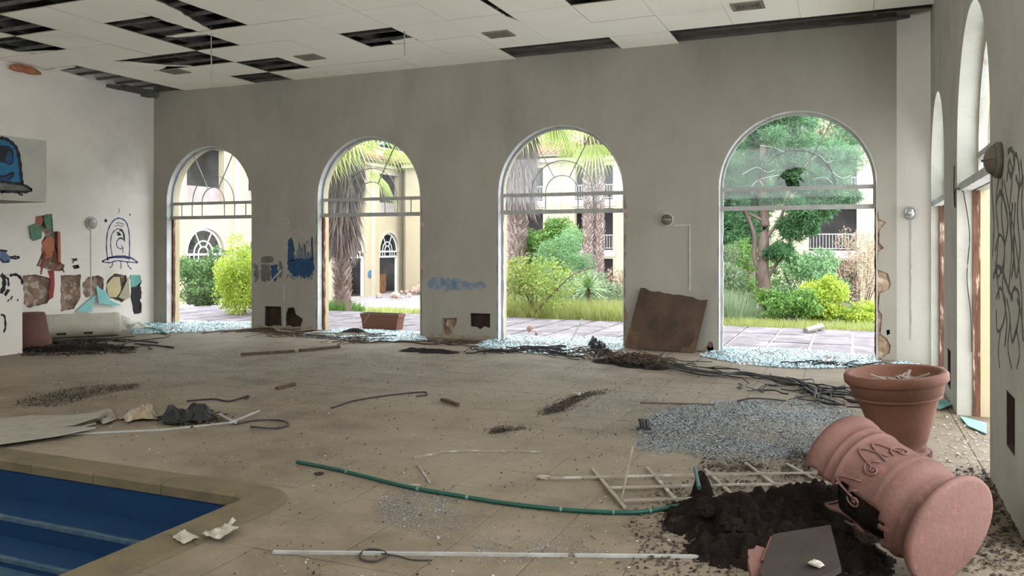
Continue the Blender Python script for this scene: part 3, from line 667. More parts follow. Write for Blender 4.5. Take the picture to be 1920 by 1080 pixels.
# loose wire on the far right pier
wr = MB(); wr.tube(smoothpts([rfn(8.59, 2.09, .05), rfn(8.59, 1.7, .10), rfn(8.595, 1.3, .08), rfn(8.59, .95, .11), rfn(8.595, .6, .12)], 6), .005, 5)
wr.tube(smoothpts([rfn(8.78, 2.35, -.008), rfn(8.74, 2.1, -.014), rfn(8.7, 1.95, -.008), rfn(8.63, 2.12, -.01), rfn(8.59, 2.09, .05)], 6), .005, 5)
one('hanging_wire', wr, CABLE, 'thin black wire dangling down the pier between the two side openings', 'wire')

# ================================================================== CEILING
ceil = struct('ceiling')
XS = [-2.43-.89*k for k in range(-4, 13)]; XS.sort()
XS = [x for x in XS if XL-.1 < x < 1.2]; XS = [XL]+[x for x in XS if x > XL+.2]+[1.28]
YS = [12.3, 11.56, 10.70, 9.84, 8.98, 8.12, 7.26, 6.40, 5.54, 4.68, 3.82, 2.96, 2.10, 1.24, .38, -.48]
def cidx(x): return max(i for i in range(len(XS)) if XS[i] <= x+1e-6)
miss = set()
def M_(x, *rows):
    for r in rows: miss.add((cidx(x), r))
M_(-6.4, 2); M_(-4.6, 0); M_(-3.8, 0)
for x in (-2.0, -1.1, -.2, .6, 1.14): M_(x, 0)
M_(-8.2, 4, 5); M_(-9.1, 3, 4); M_(-10.0, 2); M_(-10.8, 2); M_(-9.1, 1); M_(-10.0, 0); M_(-12.9, 0, 1, 2); M_(-12.6, 0, 1, 2); M_(-11.8, 4); M_(-10.9, 5); M_(-10.0, 6); M_(-9.1, 6); M_(-2.9, 3)
def panel(poly, z=H, dz=0): return MB().prism(poly, [], zfn, z, z+.012)
def dark_sides(o):
    o.data.materials.append(CEDGE)
    for p in o.data.polygons:
        if abs(p.normal.z) < .5: p.material_index = 1
    return o
for i in range(len(XS)-1):
    for r in range(len(YS)-1):
        if (i, r) in miss: continue
        x0, x1, y1, y0 = XS[i], XS[i+1], YS[r], YS[r+1]; g = .0017; z = H+random.uniform(-.002, .003)
        if x1-x0 < .03: continue
        P = [(x0+g, y0+g), (x1-g, y0+g), (x1-g, y1-g), (x0+g, y1-g)]
        if abs(x1+4.21) < .02 and r in (2, 3): P[1 if r == 3 else 2] = (P[1 if r == 3 else 2][0]-.0, P[1 if r == 3 else 2][1]);
        if abs(x1+4.21) < .02 and r == 3: P = [(x0+g, y0+g), (x1-.10, y0+g), (x1-.075, y1-g), (x0+g, y1-g)]
        if abs(x1+4.21) < .02 and r == 2: P = [(x0+g, y0+g), (x1-.06, y0+g), (x1-.075, y0+.12), (x1-.02, y0+.3), (x1-g, y0+.45), (x1-g, y1-g), (x0+g, y1-g)]
        dark_sides(part('ceiling_panel', panel(P, z), CEIL, ceil))
# torn remnants hanging into the gaps
def torn(poly, z=H): dark_sides(part('torn_panel', panel(jag(poly, .12, .02), z), CEIL, ceil))
torn([(-11.33, 9.85), (-11.33, 10.69), (-11.2, 10.69), (-10.85, 10.5), (-10.5, 10.69), (-10.44, 10.69), (-10.46, 10.62), (-10.8, 10.4), (-11.05, 10.1)])
torn([(-8.66, 7.27), (-8.66, 8.97), (-8.45, 8.97), (-8.1, 8.0), (-8.0, 7.27)]); torn([(-9.55, 8.97), (-9.3, 8.97), (-9.0, 8.5), (-8.67, 8.3), (-8.67, 8.13), (-9.3, 8.13), (-9.55, 8.13)]) if False else None
torn([(-12.22, 8.13), (-11.9, 8.13), (-12.0, 8.3), (-12.22, 8.5)]); torn([(-12.22, 8.97), (-11.6, 8.97), (-11.9, 8.9), (-12.22, 8.8)])
torn([(-6.2, 10.70), (-5.99, 10.70), (-5.99, 10.45), (-6.4, 10.5), (-6.45, 10.69)]); torn([(-13.05, 9.86), (-12.3, 9.86), (-12.3, 9.95), (-12.8, 10.0), (-12.95, 10.6), (-13.05, 10.7)])
torn([(-8.67, 9.15), (-8.67, 8.98), (-9.3, 8.98), (-9.2, 9.08)]); torn([(-13.05, 8.3), (-12.95, 8.3), (-12.95, 9.9), (-13.05, 9.9)])
# battens, runners and dark roof deck above
for k in range(22):
    y = 12.22-.43*k+(.0 if k else 0)
    part('ceiling_batten', MB().box((-5.9, y, H+.035), (14.2, .05, .04)), JOIST, ceil)
for x in XS[1:-1]:
    part('roof_joist', MB().box((x+.03, 5.9, H+.16), (.05, 12.6, .16)), JOIST, ceil)
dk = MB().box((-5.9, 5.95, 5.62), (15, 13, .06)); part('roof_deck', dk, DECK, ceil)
part('front_beam', MB().box((-5.9, -.56, 5.15), (14.4, .12, .96)), CEIL, ceil)
part('crumbled_edge', MB().box((-12.95, 11.7, 4.62), (.16, .5, .09)).box((-12.97, 11.3, 4.6), (.12, .3, .06)).box((-12.93, 12.05, 4.6), (.2, .2, .13)), JOIST, ceil)
# ceiling vents
def vent(x, y, label, w=.40, d=.34):
    t = thing('ceiling_vent', label, 'air vent', (x, y, H-.004), 0, 'air vents in the ceiling')
    part('frame', MB().prism([(-w/2, -d/2), (w/2, -d/2), (w/2, d/2), (-w/2, d/2)], [[(-w*.38, -d*.38), (w*.38, -d*.38), (w*.38, d*.38), (-w*.38, d*.38)]], zfn, -.012, .0), GYPS, t)
    part('backing', MB().box((0, 0, -.001), (w*.76, d*.76, .002)), DARK, t)
    for k in range(5):
        f = .35-.07*k; m = MB(); m.prism([(-w*f, -d*f), (w*f, -d*f), (w*f, d*f), (-w*f, d*f)], [[(-w*(f-.03), -d*(f-.03)), (w*(f-.03), -d*(f-.03)), (w*(f-.03), d*(f-.03)), (-w*(f-.03), d*(f-.03))]], zfn, -.014, -.004)
        part('slat', m, GYPS, t)
vent(-8.15, 10.87, 'square ceiling vent nearest the left corner of the room'); vent(-4.73, 10.74, 'square ceiling vent above the third arched opening'); vent(-1.24, 10.7, 'square ceiling vent nearest the long missing strip of ceiling')
vent(-11.0, 10.85, 'dented square ceiling vent at the edge of a missing panel')
for (x, y, L, lab) in ((-5.93, 10.1, .34, 'bent rod hanging out of the square gap in the ceiling'), (-8.55, 9.1, .7, 'thin wire hanging where three missing ceiling panels meet')):
    one('hanging_rod', MB().tube(smoothpts([(x, y, H+.1), (x, y, H-.02), (x+.01, y, H-L)], 4), .008, 5), STRIPW, lab, 'wire')
# debris caught at the top of left wall
one('plaster_chunk', MB().tube(smoothpts([(-12.96, 9.2, 4.56), (-12.94, 9.45, 4.57), (-12.95, 9.75, 4.55)], 3), [.03, .06, .07, .06, .07, .05, .02], 6), ORANGE, 'orange brown chunk stuck where the left wall meets the ceiling', 'rubble')

# ================================================================== LEFT PARTITION (bar front and bulkhead)
XB = -11.25
pf = lambda y, z, w: (XB-w, y, z)
def bp(px, py): return lw(px, py, XB)
yl = bp(42, 600)[0]; yu = bp(87, 300)[0]
wp = MB().box(((XB+XL)/2, (yu+6)/2, 2.70), (XB-XL, yu-6, .93)); bulk = struct('wall_bulkhead', wp, MC['pier_plaster'])
z8 = lambda x, y: bp(x/6.35, 230+y/6.35)
def bpatch(pts, m, w0, name='graffiti', label=None): 
    P = [(p.x, p.y) for p in smoothpts([(a, b, 0) for a, b in pts], 5, True)] if len(pts) > 6 else pts
    return part(name, MB().prism([z8(*p) for p in P], [], pf, w0, w0+.0008), m, bulk, label=label)
bpatch([(-120, 240), (-60, 200), (0, 188), (60, 195), (150, 250), (200, 330), (235, 480), (250, 640), (262, 735), (0, 705), (-140, 700)], ALIEN, -.0012, label='blue painted dome figure')
bpatch([(-100, 275), (60, 275), (120, 290), (160, 350), (155, 470), (110, 505), (60, 480), (0, 470), (-100, 470)], BLK, -.0022, label='black painted eye')
bpatch([(60, 420), (100, 330), (140, 370), (148, 460), (110, 495), (70, 470)], ALIEND, -.003)
bpatch([(0, 640), (70, 620), (120, 590), (160, 595), (150, 630), (110, 670), (60, 700), (0, 700)], ALIEND, -.0022)
bpatch([(-150, 700), (240, 738), (380, 800), (300, 822), (0, 815), (-150, 810)], GREYP, -.0022, label='grey painted brim')
g = MB()
for pts, w in (([(-120, 235), (-60, 195), (0, 185), (70, 195), (150, 250), (205, 330), (236, 480), (250, 640), (265, 735)], .05), ([(0, 700), (120, 715), (265, 738), (380, 798)], .04), ([(380, 800), (300, 825), (150, 822), (0, 815)], .04), ([(0, 640), (70, 632), (150, 595), (150, 630), (100, 680)], .03), ([(220, 835), (235, 855), (270, 858)], .03), ([(30, 815), (38, 840)], .06)):
    ribbon(g, [z8(*p) for p in pts], w, pf, -.004, -.0032)
part('graffiti', g, BLK, bulk, label='thick black outline')
cnt = struct('wall_counter', MB().box(((XB+XB-.5)/2, (yl+5.8)/2, .575), (.5, yl-5.8, 1.15)), WHITER)
g = MB(); c4 = lambda x, y: bp(x/3, 360+y/3)
for pts, w in (([(5, 465), (20, 480), (22, 530), (5, 570)], .06), ([(30, 480), (45, 490), (48, 530)], .03), ([(5, 690), (25, 700), (30, 760), (20, 790)], .03), ([(55, 470), (90, 465), (120, 490), (125, 520)], .04), ([(30, 560), (45, 570)], .09), ([(60, 594), (68, 598)], .05), ([(44, 608), (50, 612)], .04), ([(96, 606), (102, 610)], .03)):
    ribbon(g, [c4(*p) for p in pts], w, pf, -.002, -.0005)
part('graffiti', g, BLK, cnt, label='black painted hooks and dots')

# ================================================================== WALL LAMPS
def wall_lamp(label, fn, s, z, m1, m2, r=.10, drop=0, side=0, rust=False):
    c = Vector(fn(s, z, 0)); nrm = (Vector(fn(s, z, -1))-c).normalized(); q = nrm.to_track_quat('Z', 'Y').to_matrix().to_4x4()
    t = thing('wall_lamp', label, 'wall lamp', c, 0, 'round bulkhead lamps on the walls')
    part('base', MB().lathe([(0, .001), (r, .001), (r, .03), (r*.88, .042), (r*.86, .03), (0, .03)], 28, q), m1, t, True)
    part('dome', MB().lathe([(r*.84, .03), (r*.8, .055), (r*.6, .08), (r*.3, .093), (0.0005, .096)], 28, q), m2, t, True)
    g = MB(); 
    pts = [q@Vector((r*.85*math.cos(a), 0, .036+.07*math.sin(a))) for a in [math.pi*i/10 for i in range(11)]]; g.tube(pts, .005, 5)
    part('guard', g, m1, t)
    if drop: part('cable_cover', MB().prism([(-.008+s, z-r-drop), (.008+s, z-r-drop), (.008+s, z-r), (-.008+s, z-r)], [], lambda a, b, w: Vector(fn(a, b, w))-c, -.012, 0), m1, t)
    if side:
        part('cable_cover', MB().prism([(s+r, z-.09), (s+side-.012, z-.09), (s+side-.012, .9), (s+side, .9), (s+side, z-.078), (s+r, z-.078)], [], lambda a, b, w: Vector(fn(a, b, w))-c, -.012, 0), m1, t)
s, z = lw(170, 418); wall_lamp('round wall lamp with long conduit on the left wall', lfn, s, z, LAMPW, LAMPG, .12, drop=1.45)
s, z = bw(1251, 412); wall_lamp('round dark wall lamp above the leaning wooden board', bfn, s, z, LAMPW, LAMPD, .10, side=.35)
d = ray(1709, 400); a = Vector((d[0], d[1])); t_ = CA.dot(CN)/a.dot(CN); p = a*t_; s = (p-CA).dot(CDd)
wall_lamp('round silver wall lamp on the corner beside the fourth arched opening', cfn, s, EYE+d[2]*t_, LAMPW, mat('silver_dome', (.5, .5, .5), rough=.25, metal=.7), .095, drop=1.6)
s, z = rw(1877, 300); wall_lamp('rust brown wall lamp on the nearest pier at right', rfn, s, z, LAMPD, LAMPD, .115)

# ================================================================== TERRACOTTA POTS
pb = fl(1692, 853)
t = thing('terracotta_planter', 'large standing terracotta planter with collar rim near the side opening', 'plant pot', pb)
t.rotation_euler = (0, R(-5), YAW*0+R(20))
body = [(0, .03), (.165, .03), (.17, .06), (.178, .075), (.172, .095), (.185, .12), (.245, .31), (.284, .43), (.290, .438), (.306, .442), (.312, .448), (.312, .458), (.304, .464), (.318, .470), (.330, .535), (.338, .545), (.336, .553), (.352, .560), (.364, .572), (.366, .62), (.352, .637), (.325, .637), (.312, .62), (.295, .52), (0, .5)]
part('pot_body', MB().lathe(body, 56), TERRA, t, True)
mb = MB().lathe([(0, 0), (.20, 0), (.205, .02), (.175, .045), (0, .045)], 40); part('foot', mb, TERRAP, t, True)
mb = MB()
for k in range(30): a = k*2*math.pi/30; mb.box((.196*math.cos(a), .196*math.sin(a), .018), (.02, .022, .03), a)
part('foot_ridges', mb, TERRAP, t, label='ribbed ornament round the foot')
mb = MB(); 
for i in range(24):
    for j in range(12):
        a = i*2*math.pi/24; r = .295*j/11; mb.v.append((r*math.cos(a), r*math.sin(a), .545+.02*noise.noise(Vector((r*9*math.cos(a), r*9*math.sin(a), 1)))))
mb.f = [(i*12+j, ((i+1) % 24)*12+j, ((i+1) % 24)*12+j+1, i*12+j+1) for i in range(24) for j in range(11)]
part('soil', mb, mat('dry_soil', (.16, .12, .09), (.25, .20, .16), 15, 1, .6), t, True)
mb = MB(); 
for i in range(16):
    a = random.uniform(0, 6.28); r = random.uniform(0, .18); p = Vector((.05+r*math.cos(a), -.05+r*math.sin(a), .575)); q = p+Vector((random.uniform(-.1, .1), random.uniform(-.1, .1), random.uniform(.0, .05))); mb.bar(p, q, .018, .012)
part('plaster_scraps', mb, mat('scrap_tan', (.32, .27, .22), (.22, .17, .13), 20), t, kind='stuff')

# tipped urn: foot disc near, mouth towards the soil
pa = fl(1787, 998, .275); 
ax0 = Vector((pa.x, pa.y, .275)); ax1 = Vector((-.063, 4.66, .445))
axd = (ax1-ax0); ln = axd.length; axd.normalize()
q = axd.to_track_quat('Z', 'Y').to_matrix().to_4x4()
t = thing('tipped_urn', 'large pink terracotta urn lying on its side with round foot towards viewer', 'plant pot', (ax0.x, ax0.y, 0))
L_ = ln
q2 = Matrix.Translation((0, 0, ax0.z))@q
seg = 72
prof = [(.24, .035), (.20, .05), (.185, .075), (.195, .10), (.215, .115), (.222, .135), (.214, .15), (.232, .17), (.245, .20), (.25, .24), (.246, .27), (.243, .285), (.248, .30), (.244, .315), (.240, .36), (.238, .42), (.238, .48), (.240, .54), (.243, .575), (.250, .58), (.250, .59), (.243, .595), (.246, .64), (.249, .645), (.249, .66), (.245, .665), (.252, .70), (.262, .73), (.268, .77), (.262, .80), (.246, .805)]
k = L_/.80; prof = [(r, z*k) for r, z in prof]
mb = MB().lathe(prof, seg, q2)
me = mb.mesh('urn_body', True); bm = bmesh.new(); bm.from_mesh(me); bm.faces.ensure_lookup_table()
qi = q2.inverted(); dele = []
for f_ in bm.faces:
    c = qi@f_.calc_center_median(); wv = f_.calc_center_median()
    # broken away on the side facing the soil (camera left, low)
    rad = (q2@Vector((0, 0, c.z))); o_ = wv-rad; side_ = o_.dot(Vector((-cY, -sY, 0)))/max(o_.length, 1e-5); up = o_.z/max(o_.length, 1e-5)
    nz = .10*noise.noise(Vector((c.x*14, c.y*14, c.z*11)))
    tt = c.z/L_
    if side_ > .25 and up < .10+nz-.15*abs(tt-.6) and tt > .26+nz*.6: dele.append(f_)
bmesh.ops.delete(bm, geom=dele, context='FACES'); bm.to_mesh(me); bm.free(); me.polygons.foreach_set('use_smooth', [True]*len(me.polygons))
ub = link('urn_body', me, TERRAP, t); sm = ub.modifiers.new('thick', 'SOLIDIFY'); sm.thickness = .022; sm.offset = -1
part('foot_disc', MB().lathe([(0, -.004), (.10, -.003), (.13, 0), (.255, 0), (.272, .006), (.276, .02), (.27, .036), (.235, .042), (.20, .05), (0, .05)], 56, q2), TERRAP, t, True, label='round pink foot disc')
mb = MB(); 
def onurn(a, z, dr=.004):
    zz = z*L_/.80; r = np.interp(zz, [p[1] for p in prof], [p[0] for p in prof])+dr; return q2@Vector((r*math.cos(a), r*math.sin(a), zz))
# find angle facing camera-up side
best = max([i*.05 for i in range(126)], key=lambda a: (onurn(a, .4)+Vector((ax0.x, ax0.y, 0))-onurn(a+math.pi, .4)-Vector((ax0.x, ax0.y, 0))).dot(Vector((-.35, -.65, .6))))
for da, z0, sgn in ((0, .40, 1), (.75, .38, -1), (-.75, .42, 1), (1.5, .4, 1), (-1.5, .4, -1)):
    P = [onurn(best+da+sgn*.22*math.exp(-i*.11)*math.cos(i*.55), z0+.075*math.exp(-i*.11)*math.sin(i*.55)) for i in range(24)]; part('scroll_relief', MB().tube(P, .006, 5), TERRAP, t, True)
    P = [onurn(best+da+sgn*(.05+i*.035), z0+.02+.13*math.sin(i*.3)) for i in range(12)]; part('scroll_relief', MB().tube(P, .006, 5), TERRAP, t, True)
# soil still inside
mb = MB().lathe([(0.001, .2*k), (.20, .22*k), (.215, .4*k), (.2, .6*k), (.12, .68*k), (.001, .7*k)], 30, q2)
for i, v in enumerate(mb.v): v = Vector(v); mb.v[i] = tuple(v+Vector((1, 1, 1))*.02*noise.noise(v*12))
part('root_ball', mb, SOIL, t, True)

# shards
def slab(name, pix, z0, th, m, label, cat, tilt=None, group=None, jg=.0):
    P = [fl(*p, z0) for p in pix]; xy = [(p.x, p.y) for p in P]
    if jg: xy = jag(xy, jg*2.5, jg)
    c = Vector((sum(p[0] for p in xy)/len(xy), sum(p[1] for p in xy)/len(xy), z0))
    mb = MB(); mb.prism([(a-c.x, b-c.y) for a, b in xy], [], zfn, 0, th); o = part(name, mb, m); o.location = c
    if tilt: o.rotation_euler = tilt
    return tag(o, label, cat, group)
o = slab('pot_shard', [(1425, 1072), (1452, 1024), (1560, 1022), (1578, 1078), (1500, 1100), (1440, 1095)], .15, .03, mat('shard_dark', (.032, .021, .016), (.02, .013, .010), 8, .9), 'dark flat slab of broken pot lying on the soil heap', 'pot shard', (R(10), R(-4), 0))
o = slab('pot_shard', [(1427, 1052), (1446, 1022), (1475, 1023), (1466, 1053)], .155, .03, TERRAP, 'small pink corner shard on the upper left of the dark slab', 'pot shard', (R(10), R(-4), 0))
o = slab('pot_shard', [(1404, 1058), (1415, 1052), (1450, 1062), (1500, 1082), (1500, 1100), (1405, 1100)], .10, .035, TERRAP, 'curved pink shard at the bottom edge in front of the soil heap', 'pot shard', (R(14), R(6), 0), jg=.01)
# soil heap
def heap(name, label, cat, cells_, m, amp=.02, sc=10, res=.022, kind=None, sharp=1.0, edge=.02):
    pts = [(fl(px, py), r, h) for px, py, r, h in cells_]
    x0 = min(p.x-r for p, r, h in pts); x1 = max(p.x+r for p, r, h in pts); y0 = min(p.y-r for p, r, h in pts); y1 = max(p.y+r for p, r, h in pts)
    nx = int((x1-x0)/res)+2; nyy = int((y1-y0)/res)+2; hh = {}; mb = MB(); idx = {}
    for i in range(nx):
        for j in range(nyy):
            x = x0+i*res; y = y0+j*res; z = 0
            for p, r, h in pts:
                d2 = ((x-p.x)**2+(y-p.y)**2)/(r*r)
                if d2 < 1: z = max(z, h*(1-d2)**sharp) if False else z+h*(1-d2)**2*.8
            nzv = noise.fractal(Vector((x*sc, y*sc, 2)), 1, 2.1, 4)
            z = z+amp*nzv*min(1, z*25)-edge*.35+edge*.3*noise.noise(Vector((x*30, y*30, 7)))
            hh[i, j] = (x, y, z)
    for i in range(nx-1):
        for j in range(nyy-1):
            c = [(i, j), (i+1, j), (i+1, j+1), (i, j+1)]
            if max(hh[k_][2] for k_ in c) <= 0.001: continue
            if any(hh[k_][0] < XL+.012 for k_ in c): continue
            f_ = []
            for k_ in c:
                if k_ not in idx: idx[k_] = len(mb.v); x, y, z = hh[k_]; mb.v.append((max(x, XL+.012) if x < -12 else x, min(y, 12.28) if not -9.06 < x < -6.9 else y, max(z, .0005)))
                f_.append(idx[k_])
            mb.f.append(tuple(f_))
    me = mb.mesh(name, False, False)
    o = link(name, me, m); tag(o, label, cat); 
    if kind: o['kind'] = kind
    return o
heap('soil_heap', 'heap of black potting soil spilled beside the tipped urn', 'soil', [(1350, 985, .34, .10), (1420, 985, .40, .16), (1500, 975, .36, .16), (1560, 990, .30, .18), (1316, 935, .10, .20), (1300, 960, .22, .07), (1400, 1030, .36, .10), (1480, 1030, .40, .12), (1570, 1045, .32, .12), (1290, 985, .20, .05), (1345, 1040, .2, .05), (1540, 940, .28, .13)], SOIL, .060, 13, .014)
def scatter(name, pix_poly, n, size, m, label=None, cat=None, z=0.0, thick=.6, parent=None, kind='stuff', gauss=False, hgt=0.0, feather=.07):
    """small irregular chips lying in a patch given by its outline on the floor"""
    P = [fl(*p, z) for p in pix_poly]; poly = [(p.x, p.y) for p in P]; xs = [p[0] for p in poly]; ys = [p[1] for p in poly]; out = []
    X = np.array(poly); cnt_ = 0; pts = []
    while sum(len(a) for a in pts) < n and cnt_ < 60:
        cnt_ += 1; Q = np.stack([rng.uniform(min(xs), max(xs), n), rng.uniform(min(ys), max(ys), n)], 1)
        ins = np.zeros(n, bool); j = len(X)-1
        for i in range(len(X)):
            c = ((X[i, 1] > Q[:, 1]) != (X[j, 1] > Q[:, 1])) & (Q[:, 0] < (X[j, 0]-X[i, 0])*(Q[:, 1]-X[i, 1])/(X[j, 1]-X[i, 1]+1e-12)+X[i, 0]); ins ^= c; j = i
        Q = Q[ins]; 
        nzf = np.array([noise.noise(Vector((a*2.2, b*2.2, 4))) for a, b in Q[:6000]]) if len(Q) else np.array([])
        Q = Q[:6000]; Q = Q[nzf > rng.uniform(-.75, .25, len(Q))]; pts.append(Q)
    Q = np.concatenate(pts)[:n]; n = len(Q)
    if feather: k = rng.random(n) < .45; Q[k] += rng.normal(0, feather, (k.sum(), 2))*rng.uniform(.2, 1.4, (k.sum(), 1))
    s = size*rng.uniform(.4, 1.5, n)[:, None]; a = rng.uniform(0, 6.28, n)[:, None]; tl = rng.normal(0, thick, (n, 1))
    u = np.concatenate([np.cos(a), np.sin(a), tl*.5], 1)*s; v = np.concatenate([-np.sin(a), np.cos(a), rng.normal(0, thick, (n, 1))*.5], 1)*s*rng.uniform(.3, .9, (n, 1))
    c = np.concatenate([Q, np.full((n, 1), z)], 1); c[:, 2] += np.abs(u[:, 2])*.5+np.abs(v[:, 2])*.5+.0025+rng.uniform(0, 1, n)*hgt
    V = np.stack([c-u*.5-v*.3, c+u*.5-v*.5, c+u*.35+v*.5, c-u*.4+v*.45], 1)
    o = np_quads(name, V, m, parent, kind)
    if label: tag(o, label, cat)
    return o
scatter('soil_crumbs', [(1180, 960), (1240, 905), (1340, 900), (1560, 905), (1640, 1100), (1150, 1100), (1200, 1020)], 2600, .018, CRUMB, 'dark soil crumbs scattered round the black soil heap', 'soil')
# extra clods
for (px, py, r, lab) in ((1375, 995, .06, 'biggest round soil clod near the left of the black soil heap'), (1480, 1005, .07, 'wide soil clod resting just above the dark slab shard'), (1325, 965, .045, 'small soil clod near where the green hose ends')):
    p = fl(px, py, .10); mb = MB(); bm = bmesh.new(); bmesh.ops.create_icosphere(bm, subdivisions=3, radius=r)
    for v in bm.verts: v.co += v.co.normalized()*.03*noise.fractal(v.co*18+p, 1, 2, 3); v.co.z *= .7
    me = bpy.data.meshes.new('soil_clod'); bm.to_mesh(me); bm.free(); o = link('soil_clod', me, SOIL); o.location = (p.x, p.y, .12); tag(o, lab, 'soil clod')

# ================================================================== FLOOR DEBRIS (near)
def fpts(px, z): return [fl(x, y, z) for x, y in px]
# hose
hz = .018
hose = thing('garden_hose', 'green garden hose curving across the tiles to the soil heap', 'hose', (0, 0, 0))
hp = smoothpts(fpts([(557, 866), (620, 878), (680, 892), (760, 912), (850, 928), (950, 944), (1050, 955), (1130, 960), (1200, 960), (1262, 950), (1300, 942)], hz), 8)
part('hose_tube', MB().tube(hp, .0135, 10), HOSE, hose, True)
for i in (12, 26, 34, 48, 58, 66): part('hose_clip', MB().tube([hp[i], hp[i+1].lerp(hp[i], .6)], .0155, 10), mat('clip_pale', (.12, .19, .15)), hose)
one('hose_offcut', MB().tube([fl(1311, 915, .20), fl(1303, 878, .22)], .012, 8), HOSE, 'short green stub standing up out of the soil heap', 'hose')
# trellis
tr = thing('lattice_panel', 'pale painted wooden lattice lying flat by the soil heap', 'trellis', (0, 0, 0))
for a, b in (((1030, 896), (1538, 886)), ((1143, 914), (1552, 906)), ((1168, 938), (1565, 928))):
    p, q_ = fl(*a, .030), fl(*b, .030); m_ = (p+q_)/2+Vector((0, .012, 0)); g = MB(); g.bar(p, m_, .014, .012).bar(m_, q_, .014, .012); part('lath', g, LATH, tr)
for a, b in (((1110, 878), (1172, 952)), ((1213, 876), (1270, 940)), ((1322, 880), (1392, 945)), ((1398, 868), (1482, 930)), ((1474, 869), (1540, 905))):
    part('lath', MB().bar(fl(*a, .016), fl(*b, .016), .022, .012), LATH, tr)
one('thin_stick', MB().bar(fl(1166, 935, .04), dep(1187, 836, fl(1166, 935).length*.985), .008, .008), LATH, 'thin pale stick propped up on the lattice', 'stick')
# strips
LS = 'long white strip lying along the front of the tiles'
o = thing('trim_strip', LS, 'strip', (0, 0, 0)); part('strip_length', MB().bar(fl(512, 1035, .008), fl(1065, 1041, .008), .022, .014), STRIPW, o); 
o = thing('trim_strip', 'white strip ending at the soil heap, in line with the long front one', 'strip', (0, 0, 0)); part('strip_length', MB().bar(fl(1078, 1041, .008), fl(1345, 1044, .01), .022, .014), STRIPW, o)
def lay(name, px, w, h, m, label, cat, z=.006):
    P = fpts(px, z); mb = MB()
    for a, b in zip(P, P[1:]): mb.bar(a, b, w, h)
    return one(name, mb, m, label, cat)
lay('wood_strip', [(774, 858), (820, 849)], .03, .01, LATH, 'short pale lath pointing at the long thin stick in mid floor', 'strip')
lay('wood_strip', [(822, 848), (870, 845), (1015, 847)], .012, .01, LATH, 'long thin stick in mid floor above the green hose', 'stick')
lay('wood_strip', [(784, 871), (806, 906)], .014, .01, LATH, 'short pale stick lying crosswise just above the green hose', 'stick')
lay('wood_strip', [(411, 776), (442, 793)], .02, .012, STRIPW, 'short white strip crossing a longer one beside the black bag', 'strip', .02)
lay('wood_strip', [(430, 793), (486, 770)], .02, .012, STRIPW, 'white strip slanting up to the right beside the black bag', 'strip', .03)
lay('wood_strip', [(0, 828), (100, 815), (300, 806), (442, 791)], .03, .012, STRIPW, 'long pale strip running from the left edge to the black bag', 'strip')
lay('charred_stick', [(519, 728), (552, 720)], .04, .03, STICK, 'short black stick lying alone on the open floor', 'stick', .02)
lay('charred_stick', [(828, 749), (838, 751), (859, 759)], .035, .03, STICK, 'short brown stick alone near the middle of the floor', 'stick', .02)
lay('charred_stick', [(452, 664), (552, 658)], .05, .035, STICK, 'left of two black sticks lying end to end', 'stick', .02)
lay('charred_stick', [(562, 657), (636, 650)], .07, .04, STICK, 'right of two black sticks lying end to end', 'stick', .02)
lay('charred_stick', [(1200, 755), (1340, 758)], .012, .01, STICK, 'thin dark rod along the top of the grey glass patch', 'stick', .01)
def wire(px, z, r, label, m=CABLE, name='wire', closed=False, jit=.0):
    P = fpts(px, z); 
    if jit: P = [p+Vector((0, 0, random.uniform(0, jit))) for p in P]
    return one(name, MB().tube(smoothpts(P, 6, closed)+([smoothpts(P, 6, closed)[0]] if closed else []), r, 5), m, label, 'wire', smooth=True)
wire([(675, 1040), (690, 1030), (715, 1032), (725, 1042), (705, 1052), (680, 1050)], .012, .006, 'ring of dark wire lying on the long white strip', closed=True)
wire([(715, 1038), (745, 1042), (765, 1048), (780, 1050), (810, 1050)], .01, .004, 'loose dark wire tail beside the wire ring')
wire([(622, 765), (660, 752), (720, 742), (790, 735), (800, 740), (780, 743)], .01, .008, 'long dark wire with hooked end on the open floor')
wire([(440, 795), (480, 788), (525, 788), (540, 796), (520, 803), (470, 800)], .01, .008, 'dark wire loop to the right of the black bag')
wire([(350, 752), (400, 748), (430, 752), (465, 742), (460, 748)], .01, .009, 'dark wire lying behind the black bag')
# boot-like dark piece
mb = MB(); p = fl(1205, 806); mb.bar(p+Vector((0, 0, .02)), p+Vector((-.02, .02, .09)), .035, .03).bar(p+Vector((.05, 0, .02)), p+Vector((.03, .02, .09)), .03, .025).bar(p+Vector((-.05, .0, .012)), p+Vector((.07, 0, .012)), .05, .02)
one('metal_bracket', mb, CABLE, 'small dark forked bracket at the left edge of the grey glass patch', 'bracket')
for px, lab, m, s in (((600, 890), 'small black knob beside the left end of the hose', BLACKP, .03), ((1080, 742), 'white crumpled paper on the dirt streak in mid floor', PAPER, .06), ((1018, 898), 'small white chip above the middle of the hose', PAPER, .04), ((780, 912), 'white pebble touching the upper side of the hose', PAPER, .025), ((1530, 1060), 'white chip lying on the dark slab shard', PAPER, .03)):
    p = fl(*px, .185 if px[0] == 1530 else 0); bm = bmesh.new(); bmesh.ops.create_icosphere(bm, subdivisions=2, radius=s)
    for v in bm.verts: v.co += v.co.normalized()*s*.7*noise.noise(v.co*40+p); v.co.z *= .35
    me = bpy.data.meshes.new('chip'); bm.to_mesh(me); bm.free(); o = link('paper_scrap' if m == PAPER else 'plastic_knob', me, m); o.location = p+Vector((0, 0, s*.3)); tag(o, lab, 'scrap')
